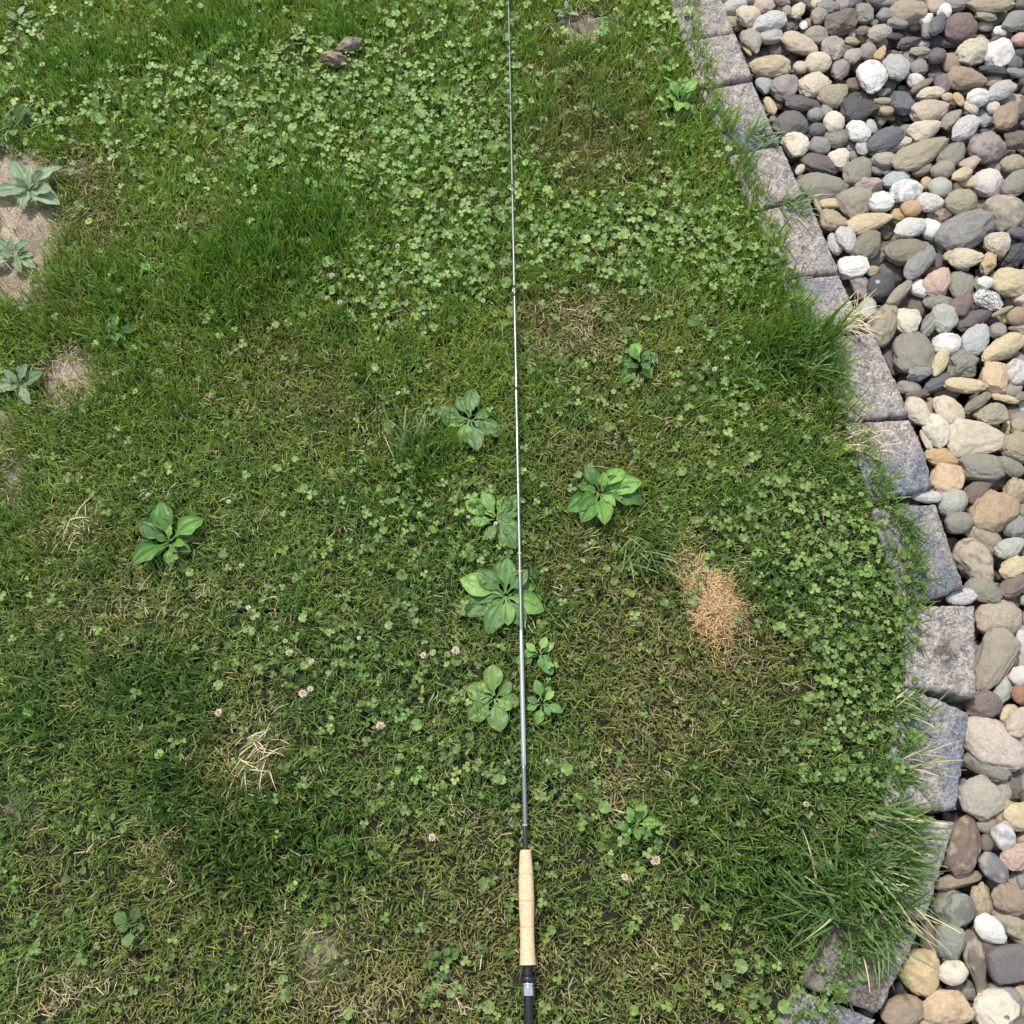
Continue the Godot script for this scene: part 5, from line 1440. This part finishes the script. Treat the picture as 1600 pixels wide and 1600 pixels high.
func make_grass() -> void:
	var R := RandomNumberGenerator.new()
	R.seed = 77
	var meshes := []
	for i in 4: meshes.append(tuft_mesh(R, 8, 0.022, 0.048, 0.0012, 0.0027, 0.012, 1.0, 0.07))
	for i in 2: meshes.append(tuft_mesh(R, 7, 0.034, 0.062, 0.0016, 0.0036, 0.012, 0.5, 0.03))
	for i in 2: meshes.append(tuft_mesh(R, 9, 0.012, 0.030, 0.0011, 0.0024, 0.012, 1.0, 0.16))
	var where := [[], [], [], [], [], [], [], []]
	var tint := []
	for i in 8: tint.append(PackedColorArray())
	var fresh := Color(0.315, 0.440, 0.068)
	var worn_shaded := Color(0.225, 0.335, 0.080)  # drier near grass, with the shade there put into its green
	var lush_far := Color(0.185, 0.345, 0.042)
	var lush_near := Color(0.115, 0.225, 0.048)  # lush green darkened for the shade near the viewer
	var lush := lush_far
	var moss := Color(0.255, 0.262, 0.076)
	var straw := Color(0.46, 0.39, 0.19)
	var step := 0.0106
	var z := -2.9
	while z < 0.75:
		var ex := edge_x(z) + 0.004
		var x := -2.05
		while x < ex:
			var px := x + R.randf_range(-0.6, 0.6) * step
			var pz := z + R.randf_range(-0.6, 0.6) * step
			x += step
			if not inside_frame(px, pz) and R.randf() < 0.45: continue
			if px > edge_x(pz) - 0.008 - 0.012 * far0(pz): continue
			if R.randf() < clampf((pz + 0.75) * 0.45, 0.0, 0.26): continue
			if weed_clear(px, pz): continue
			var bare := cover("bare", px, pz)
			var n0 := noise.get_noise_2d(px * 25.0 + 5.0, pz * 25.0)
			if R.randf() < bare * 1.5 - 0.15 + n0 * bare: continue
			var cl := minf(cover("clover", px, pz), 1.2)
			if R.randf() < cl * 0.15 and px < edge_x(pz) - 0.06: continue
			var lu := cover("lush", px, pz)
			var mo := cover("moss", px, pz)
			var st := cover("straw", px, pz)
			var n1 := noise.get_noise_2d(px * 6.0, pz * 6.0)
			var far := far0(pz)
			var n2 := noise.get_noise_2d(px * 19.0 + 31.0, pz * 19.0)
			var dry_shade := clampf(1.0 - far * 1.6 + n1 * 0.5, 0, 1)  # towards the viewer: drier grass, plus shade painted into the tint
			var col := fresh.lerp(worn_shaded, dry_shade)
			lush = lush_far.lerp(lush_near, dry_shade)
			col = col.lerp(lush, clampf(lu * 0.9 + n1 * 0.8 + 0.15 + cl * 0.3, 0, 1))
			col = col.lerp(moss, clampf(mo * 0.95 - n1 * 0.5 + n2 * 0.6, 0, 0.95))
			col = col.lerp(straw, clampf(st * 0.7 * R.randf() + n2 * 0.12, 0, 0.9))
			var g := R.randf_range(0.75, 1.25) * (1.0 + 0.35 * n2)
			col = Color(col.r * g, col.g * g, col.b * g)
			var k := R.randi() % 4
			var s := 0.85 + 0.45 * minf(lu, 1.2) + 0.3 * n1
			if R.randf() < mo * 0.8 + 0.08:
				k = 6 + R.randi() % 2
				s = R.randf_range(0.8, 1.2)
			elif R.randf() < lu * 0.55 + 0.10 * far: k = 4 + R.randi() % 2
			var near_edge := edge_x(pz) - px
			var b := Basis(Vector3.UP, R.randf() * TAU)
			if near_edge < 0.05:
				b = Basis(Vector3(0, 0, 1), -R.randf_range(-0.1, 0.42)) * b
				s *= R.randf_range(1.0, 1.3)
				col = col.lerp(lush, 0.4)
			else:
				b = Basis(Vector3(R.randfn(), 0, R.randfn()).normalized(), R.randf_range(0, 0.35)) * b
			where[k].append(Transform3D(b.scaled_local(Vector3(s, s * R.randf_range(0.8, 1.15), s)), Vector3(px, 0.014 if near_edge < 0.03 else 0.0, pz)))
			tint[k].append(col)
		z += step
	var count := 0
	for k in 8:
		count += where[k].size()
		scatter("lawn_grass" if k < 6 else "moss_thatch", meshes[k], M.blade, where[k], tint[k], "short mown lawn grass growing over the soil" if k < 6 else "fine brownish green thatch low between the grass blades", "grass" if k < 6 else "thatch")
	print("tufts ", count)

# ------------------------------------------------------------------ clover cover
func leaflet_into(v: PackedVector3Array, t: PackedInt32Array, c: PackedColorArray, at: Vector3, yaw: float, length: float, width: float, up: float, shade: float) -> void:
	var h := Vector3(cos(yaw), 0, sin(yaw))
	var s := Vector3(-sin(yaw), 0, cos(yaw))
	var st := [[0.0, 0.06], [0.25, 0.62], [0.5, 0.92], [0.72, 1.0], [0.9, 0.78], [1.0, 0.40]]
	var base := v.size()
	for i in st.size():
		var f: float = st[i][0]
		var w: float = st[i][1] * width
		var p: Vector3 = at + h * f * length + Vector3.UP * (up * f * length - 0.25 * f * f * length)
		var tipn := 0.92 if i == st.size() - 1 else 1.0
		v.append(p - s * w + Vector3.UP * w * 0.38)
		v.append(at + h * f * length * tipn + Vector3.UP * (up * f * length - 0.25 * f * f * length))
		v.append(p + s * w + Vector3.UP * w * 0.38)
		var pale := 1.28 if i == 2 or i == 3 else 0.95
		for q in [1.0, pale, 1.0]:
			var g: float = shade * q
			c.append(Color(g, g, g))
	for i in st.size() - 1:
		for k in 2:
			var a := base + i * 3 + k
			t.append_array([a, a + 1, a + 4, a, a + 4, a + 3])

func clover_mesh(R: RandomNumberGenerator, big: float) -> ArrayMesh:
	var v := PackedVector3Array()
	var t := PackedInt32Array()
	var c := PackedColorArray()
	var y0 := R.randf() * TAU
	for k in 3:
		leaflet_into(v, t, c, Vector3.ZERO, y0 + TAU * k / 3.0 + R.randf_range(-0.25, 0.25), big * R.randf_range(0.9, 1.1), big * 0.5, R.randf_range(0.0, 0.35), R.randf_range(0.85, 1.15))
	var b := v.size()
	for i in 2:
		for q in [Vector3(0.0005, 0, 0), Vector3(-0.0003, 0, 0.0004), Vector3(-0.0003, 0, -0.0004)]:
			v.append(q + Vector3(0.004 * i, -0.034 * i, 0))
			c.append(Color(0.9, 0.9, 0.9))
	for k in 3:
		var n := (k + 1) % 3
		t.append_array([b + k, b + n, b + 3 + n, b + k, b + 3 + n, b + 3 + k])
	return build(v, t, c)

func round_leaf_mesh(R: RandomNumberGenerator, big: float) -> ArrayMesh:
	var v := PackedVector3Array([Vector3.ZERO, ])
	var c := PackedColorArray([Color(1.15, 1.15, 1.1)])
	var t := PackedInt32Array()
	var n := 16
	for ring in 2:
		for i in n:
			var a := TAU * i / n
			var rad := big * (0.55 if ring == 0 else 1.0) * (1.0 + 0.06 * sin(a * 7.0) + R.randf_range(-0.03, 0.03))
			if i == 0: rad *= 0.55
			v.append(Vector3(cos(a) * rad, big * ((0.10 if ring == 0 else 0.16) + 0.1 * sin(a * 3.0 + 1.0)), sin(a) * rad))
			var g := R.randf_range(0.85, 1.1)
			c.append(Color(g, g, g))
	for i in n:
		var j := (i + 1) % n
		t.append_array([0, 1 + j, 1 + i, 1 + i, 1 + j, 1 + n + j, 1 + i, 1 + n + j, 1 + n + i])
	return build(v, t, c)

func make_clover() -> void:
	var R := RandomNumberGenerator.new()
	R.seed = 303
	var meshes := [clover_mesh(R, 0.0095), clover_mesh(R, 0.0115), clover_mesh(R, 0.0080), round_leaf_mesh(R, 0.0085), round_leaf_mesh(R, 0.0115)]
	var where := [[], [], [], [], []]
	var tint := []
	for i in 5: tint.append(PackedColorArray())
	var step := 0.0122
	var z := -2.9
	while z < 0.75:
		var x := -2.05
		var ex := edge_x(z) + 0.012
		while x < ex:
			var px := x + R.randf_range(-0.6, 0.6) * step
			var pz := z + R.randf_range(-0.6, 0.6) * step
			x += step
			if px > edge_x(pz) + 0.002 - 0.012 * far0(pz) or weed_clear(px, pz): continue
			var n1 := noise.get_noise_2d(px * 8.0 + 9.0, pz * 8.0)
			var n2 := noise.get_noise_2d(px * 26.0, pz * 26.0 + 70.0)
			var d := cover("clover", px, pz)
			var want := clampf(d * 1.02 + n1 * 0.7 * clampf(d * 2.0, 0, 1) + n2 * 1.0 - 0.26, 0.0, 0.75) + 0.055
			want *= 1.0 - clampf(cover("bare", px, pz), 0, 1) * 0.9
			want *= 1.0 - clampf(cover("lush", px, pz) - d, 0, 1) * 0.6
			if R.randf() > want: continue
			var kind := R.randi() % 3
			if R.randf() < 0.16: kind = 3 + R.randi() % 2
			var s := R.randf_range(0.52, 1.05) * (0.92 + 0.22 * clampf((-pz - 0.5) / 1.2, 0, 1))
			var tilt := absf(R.randfn()) * 0.48
			var b := Basis(Vector3(R.randfn(), 0, R.randfn()).normalized(), minf(tilt, 1.0)) * Basis(Vector3.UP, R.randf() * TAU)
			where[kind].append(Transform3D(b.scaled_local(Vector3.ONE * s), Vector3(px, R.randf_range(0.006, 0.034), pz)))
			var far := clampf((-pz - 0.3) / 1.5, 0, 1)
			var c := Color(0.165, 0.290, 0.055).lerp(Color(0.205, 0.325, 0.095), R.randf())
			c = c.lerp(Color(0.36, 0.48, 0.16), clampf(R.randf() * 1.5 - 0.85, 0, 0.7))
			var g := R.randf_range(0.6, 1.25) * (0.82 + 0.22 * far)
			tint[kind].append(Color(c.r * g, c.g * g, c.b * g))
		z += step
	var n := 0
	for k in 5:
		n += where[k].size()
		scatter("clover_cover" if k < 3 else "round_leaf_cover", meshes[k], M.leaf, where[k], tint[k], "green three leaved clover spreading through the lawn" if k < 3 else "small round leaves mixed into the clover", "clover" if k < 3 else "ground cover")
	print("clover ", n)

# ------------------------------------------------------------------ straw and the burnt patch
func make_straw() -> void:
	var R := RandomNumberGenerator.new()
	R.seed = 555
	var meshes := []
	for m in 3:
		var v := PackedVector3Array()
		var t := PackedInt32Array()
		var c := PackedColorArray()
		for i in 5:
			var g := R.randf_range(0.5, 1.15)
			blade_into(v, t, c, Vector3(R.randf_range(-0.014, 0.014), R.randf_range(0.0, 0.012), R.randf_range(-0.014, 0.014)), R.randf() * TAU, R.randf_range(0.008, 0.024), R.randf_range(0.0008, 0.0017), R.randf_range(0.5, 1.7), R.randf_range(1.0, 2.6), Color(g, g, g), R.randf_range(0.3, 0.9), 3)
		meshes.append(build(v, t, c))
	var where := [[], [], []]
	var tint := [PackedColorArray(), PackedColorArray(), PackedColorArray()]
	for i in 26000:
		var pz := R.randf_range(-2.7, 0.6)
		var px := R.randf_range(-1.9, edge_x(pz) + 0.05)
		var st := cover("straw", px, pz)
		var n := noise.get_noise_2d(px * 14.0, pz * 14.0 + 12.0)
		var want := 0.06 + st * 0.8 + cover("moss", px, pz) * 0.05 + cover("bare", px, pz) * 0.22 + n * 0.22 * (0.4 + st)
		if px > edge_x(pz) - 0.01: want = 0.02
		if R.randf() > want: continue
		var k := R.randi() % 3
		var y := R.randf_range(0.002, 0.020) if px < edge_x(pz) - 0.02 else 0.026
		where[k].append(Transform3D(Basis.from_euler(Vector3(R.randf_range(-0.3, 0.3), R.randf() * TAU, R.randf_range(-0.3, 0.3))), Vector3(px, y, pz)))
		var c := Color(0.46, 0.375, 0.205).lerp(Color(0.30, 0.215, 0.10), R.randf()).lerp(Color(0.55, 0.50, 0.36), clampf(R.randf() * 2.0 - 1.2, 0, 1))
		tint[k].append(c)
	for k in 3:
		scatter("dry_straw", meshes[k], M.dry, where[k], tint[k], "dry straw coloured grass clippings strewn over the lawn", "straw")
	# burnt patch: a slanting oval of orange tan dead grass, thinning out into the turf
	for m in 2:
		var v := PackedVector3Array()
		var t := PackedInt32Array()
		var c := PackedColorArray()
		for i in 7:
			var g := R.randf_range(0.55, 1.3)
			blade_into(v, t, c, Vector3(R.randf_range(-0.012, 0.012), R.randf_range(0.0, 0.006), R.randf_range(-0.012, 0.012)), R.randf() * TAU, R.randf_range(0.010, 0.024), R.randf_range(0.0007, 0.0015), R.randf_range(0.9, 1.5), R.randf_range(1.2, 2.0), Color(g, g * R.randf_range(0.92, 1.05), g), R.randf_range(0.3, 0.9), 3)
		meshes.append(build(v, t, c))
	var spots := []
	var tones := PackedColorArray()
	var spots2 := []
	var tones2 := PackedColorArray()
	var dead := Vector2(0.362,-0.556)
	for i in 1050:
		var a := R.randf() * TAU
		var rad := absf(R.randfn()) * 0.52 * (1.0 + 0.3 * sin(a * 3.0 + 1.0))
		var q := Vector2(cos(a) * 0.040 * rad, sin(a) * 0.078 * rad).rotated(-0.38)
		var c := Color(0.60, 0.385, 0.175).lerp(Color(0.52, 0.255, 0.075), R.randf() * clampf(0.55 + q.y * 9.0, 0, 1)).lerp(Color(0.66, 0.53, 0.35), R.randf() * 0.45)
		if R.randf() < 0.15: c = Color(0.22, 0.13, 0.06)
		var tr := Transform3D(Basis.from_euler(Vector3(R.randf_range(-0.2, 0.2), R.randf() * TAU, R.randf_range(-0.2, 0.2))), Vector3(dead.x + q.x, R.randf_range(0.002, 0.016), dead.y + q.y))
		if i % 2:
			spots.append(tr)
			tones.append(c)
		else:
			spots2.append(tr)
			tones2.append(c)
	scatter("dead_grass", meshes[3], M.dry, spots, tones, "burnt orange tan patch of dead grass in the mossy lawn", "dead grass")
	scatter("dead_grass", meshes[4], M.dry, spots2, tones2, "burnt orange tan patch of dead grass in the mossy lawn", "dead grass")

# ------------------------------------------------------------------ weeds
func weed_leaf(R: RandomNumberGenerator, length: float, width: float, rise: float, droop: float, petiole: float, ruffle: float, point: float) -> ArrayMesh:
	var v := PackedVector3Array()
	var t := PackedInt32Array()
	var c := PackedColorArray()
	var n := 12
	var m := 12
	var twist := R.randf_range(-0.35, 0.35)
	var wave := R.randf() * TAU
	for i in n + 1:
		var f := float(i) / n
		var w := 0.03
		if f > petiole:
			var g := (f - petiole) / (1.0 - petiole)
			w = width * 0.5 * pow(sin(PI * pow(g, point)), 0.75) + 0.02 * (1.0 - g)
		elif f <= petiole: w = 0.026 + 0.01 * f
		var ang := rise - droop * f
		var x := length * (f * cos(rise * 0.6) - 0.1 * f * f * sin(droop))
		var y := length * (sin(rise) * f - sin(droop) * 0.55 * f * f)
		for j in m + 1:
			var u := 2.0 * j / m - 1.0
			var side := u * w
			var cup := absf(u) * w * 0.28
			var vein := -0.016 * cos(u * PI * 3.0) * minf(1.0, w / 0.12)
			var edge := ruffle * w * sin(f * 17.0 + wave + signf(u) * 1.3) * u * u
			v.append(Vector3(x, y + cup + vein + edge + side * twist * f, side))
			var k := 1.0
			if absf(u) < 0.12: k = 1.35
			elif absf(absf(u) - 0.6) < 0.12: k = 1.12
			k *= 1.0 + 0.1 * noise.get_noise_2d(x * 7.0 + wave * 9.0, side * 9.0)
			c.append(Color(k, k, k) if f > petiole else Color(1.45, 1.4, 1.5))
	for i in n:
		for j in m:
			var a := i * (m + 1) + j
			t.append_array([a, a + 1, a + m + 2, a, a + m + 2, a + m + 1])
	return build(v, t, c)

func tinted(mat: StandardMaterial3D, c: Color) -> StandardMaterial3D:
	var m: StandardMaterial3D = mat.duplicate()
	m.albedo_color = c.linear_to_srgb()
	return m

func make_weeds() -> void:
	var R := RandomNumberGenerator.new()
	R.seed = 818
	var kinds := {"plantain": [], "pale": [], "ruffled": [], "dark": [], "clump": []}
	for i in 5:
		kinds.plantain.append(weed_leaf(R, 1.0, R.randf_range(0.33, 0.46), R.randf_range(0.25, 0.85), R.randf_range(0.5, 1.2), 0.24, 0.22, 0.8))
		kinds.pale.append(weed_leaf(R, 1.0, R.randf_range(0.34, 0.46), R.randf_range(0.25, 0.6), R.randf_range(0.3, 0.7), 0.12, 0.18, 0.8))
		kinds.ruffled.append(weed_leaf(R, 1.0, R.randf_range(0.5, 0.62), R.randf_range(0.3, 0.8), R.randf_range(0.4, 0.9), 0.2, 0.4, 1.0))
		kinds.dark.append(weed_leaf(R, 1.0, R.randf_range(0.5, 0.62), R.randf_range(0.4, 0.9), R.randf_range(0.3, 0.9), 0.25, 0.12, 0.95))
		kinds.clump.append(weed_leaf(R, 1.0, R.randf_range(0.55, 0.7), R.randf_range(0.5, 0.9), R.randf_range(0.4, 0.8), 0.4, 0.12, 1.05))
	var tones := {"plantain": [Color(0.10, 0.22, 0.045), Color(0.14, 0.29, 0.055), Color(0.22, 0.40, 0.09), Color(0.085, 0.18, 0.05)], "pale": [Color(0.22, 0.31, 0.18), Color(0.28, 0.36, 0.22), Color(0.17, 0.26, 0.13)], "ruffled": [Color(0.17, 0.28, 0.07), Color(0.21, 0.33, 0.10), Color(0.13, 0.23, 0.055)], "dark": [Color(0.07, 0.14, 0.04), Color(0.09, 0.17, 0.05), Color(0.13, 0.22, 0.07)], "clump": [Color(0.17, 0.29, 0.06), Color(0.22, 0.34, 0.08), Color(0.12, 0.22, 0.05)]}
	var mats := {}
	for k in tones:
		mats[k] = []
		for c in tones[k]: mats[k].append(tinted(M.leaf, c))
	for row in WEEDS:
		var kind: String = row[0]
		var rad: float = row[3]
		var n: int = row[4]
		var o := thing("broadleaf_weed", Vector3(row[1], 0.002, row[2]), row[6], "weed", "broad leaved weeds in the lawn")
		for i in n:
			var leaf := part("leaf", kinds[kind][R.randi() % 5], mats[kind][R.randi() % mats[kind].size()], o)
			var inner := i >= n * 2 / 3
			var yaw: float = float(row[5]) + i * 2.399 + R.randf_range(-0.3, 0.3)
			var s := rad * (R.randf_range(0.6, 1.12) if not inner else R.randf_range(0.4, 0.8)) * 1.0
			var b := Basis(Vector3.UP, yaw) * Basis(Vector3(0, 0, 1), R.randf_range(-0.12, 0.15) + (0.35 if inner else 0.0))
			var under := absf(float(row[1]) - rod_at(row[2]).x) < 0.10
			if under: b = Basis(Vector3.UP, yaw) * Basis(Vector3(0, 0, 1), R.randf_range(-0.08, 0.05))
			leaf.transform = Transform3D(b.scaled_local(Vector3(s, s * (0.42 if under else 1.0), s)), Vector3(cos(yaw), 0, -sin(yaw)) * 0.003 + Vector3.UP * (0.010 + 0.004 * (i % 4)))

# ------------------------------------------------------------------ clover flowers
func head_mesh(R: RandomNumberGenerator, radius: float, star: float) -> ArrayMesh:
	var v := PackedVector3Array()
	var t := PackedInt32Array()
	var c := PackedColorArray()
	for i in 34:
		var y := lerpf(1.0, -0.35, (i + 0.5) / 34.0)
		var a := i * 2.399
		var s := sqrt(maxf(0.0, 1.0 - y * y))
		var d := Vector3(s * cos(a), y, s * sin(a))
		var out := d * radius * R.randf_range(0.85, 1.15) * (1.0 + star * s)
		out.y -= star * s * radius * 0.6
		var x := d.cross(Vector3(0.3, 1, 0.2)).normalized()
		var z := x.cross(d)
		var w := radius * 0.26
		var b := v.size()
		v.append_array([d * radius * 0.25 + x * w * 0.4, d * radius * 0.25 - x * w * 0.4, out * 0.72 + x * w, out * 0.72 - x * w, out + z * w * 0.4])
		var g := R.randf_range(0.85, 1.05)
		for q in 2: c.append(Color(0.72, 0.78, 0.5))
		for q in 3: c.append(Color(g, g, g))
		t.append_array([b, b + 1, b + 3, b, b + 3, b + 2, b + 2, b + 3, b + 4])
	return build(v, t, c)

func make_flowers() -> void:
	var R := RandomNumberGenerator.new()
	R.seed = 99
	var heads := {"white": head_mesh(R, 0.0058, 0.0), "pinkish": head_mesh(R, 0.0072, 0.25), "cream": head_mesh(R, 0.0064, 0.3), "pink": head_mesh(R, 0.0074, 0.55)}
	var mats := {"white": tinted(M.dry, Color(0.75, 0.74, 0.70)), "pinkish": tinted(M.dry, Color(0.72, 0.56, 0.52)), "cream": tinted(M.dry, Color(0.60, 0.53, 0.36)), "pink": tinted(M.dry, Color(0.66, 0.50, 0.45))}
	var stem := tube([Vector3(0.006, 0, 0.002), Vector3(0.002, 0.02, 0), Vector3(0, 0.043, 0)], 0.0007, 5)
	var green := plain_mat(Color(0.15, 0.24, 0.07).linear_to_srgb(), 0.6)
	for row in FLOWERS:
		var o := thing("clover_flower", Vector3(row[1], 0, row[2]), row[3], "flower", "clover flower heads in the lawn")
		part("stem", stem, green, o)
		var h := part("flower_head", heads[row[0]], mats[row[0]], o)
		h.position = Vector3(0, 0.045, 0)
		h.rotation = Vector3(R.randf_range(-0.5, 0.5), R.randf() * TAU, R.randf_range(-0.5, 0.5))
		h.scale = Vector3.ONE * R.randf_range(0.52, 0.78)

# ------------------------------------------------------------------ long tufts and lumps
func make_tufts() -> void:
	var R := RandomNumberGenerator.new()
	R.seed = 1212
	for row in TUFTS:
		var v := PackedVector3Array()
		var t := PackedInt32Array()
		var c := PackedColorArray()
		var length: float = row[3]
		for i in int(row[4]):
			var yaw := deg_to_rad(float(row[5]) + R.randf_range(-0.5, 0.5) * float(row[6]))
			var g := R.randf_range(0.7, 1.35)
			var col := Color(0.10, 0.175, 0.05)
			if R.randf() < 0.35: col = Color(0.16, 0.235, 0.075)
			if row[0] == "straw": col = Color(0.56, 0.48, 0.30) if R.randf() < 0.8 else Color(0.34, 0.30, 0.13)
			elif row[0] == "mixed" and R.randf() < 0.4: col = Color(0.50, 0.43, 0.26)
			elif R.randf() < 0.06: col = Color(0.5, 0.44, 0.27)
			col = Color(col.r * g, col.g * g, col.b * g)
			var wide := R.randf_range(0.0018, 0.0042) if row[0] == "green" else R.randf_range(0.0010, 0.0022)
			blade_into(v, t, c, Vector3(R.randf_range(-0.03, 0.03), R.randf_range(0.002, 0.012), R.randf_range(-0.03, 0.03)), yaw, length * R.randf_range(0.45, 1.0), wide, R.randf_range(0.3, 1.0), R.randf_range(1.25, 2.0), col, R.randf_range(0.12, 0.5), 6)
		var lift := 0.024 if row[0] == "straw" and length > 0.07 else 0.006
		var o := part("grass_tuft", build(v, t, c), M.blade if row[0] != "straw" else M.dry, self)
		o.position = Vector3(row[1], lift, row[2])
		tag(o, row[7], "grass tuft", "long or dry grass tufts")

func make_lumps() -> void:
	var at := [Vector2(-0.416,-1.864), Vector2(-0.382,-1.905)]
	var labels := ["darker and nearer of two brown lumps lying in the clover", "farther and greyer of two brown lumps lying in the clover"]
	for i in 2:
		var m := stone_mesh(Color(0.20, 0.135, 0.085) if i == 0 else Color(0.17, 0.13, 0.095), "rough", "blotch", 0.034, 0.017, 0.016, 500 + i, 4)
		var o := part("brown_lump", m, M.stone, self)
		o.position = Vector3(at[i].x, 0.030, at[i].y)
		o.rotation = Vector3(0, deg_to_rad(-18 if i == 0 else 32), 0.1)
		tag(o, labels[i], "lump", "two brown lumps in the clover")
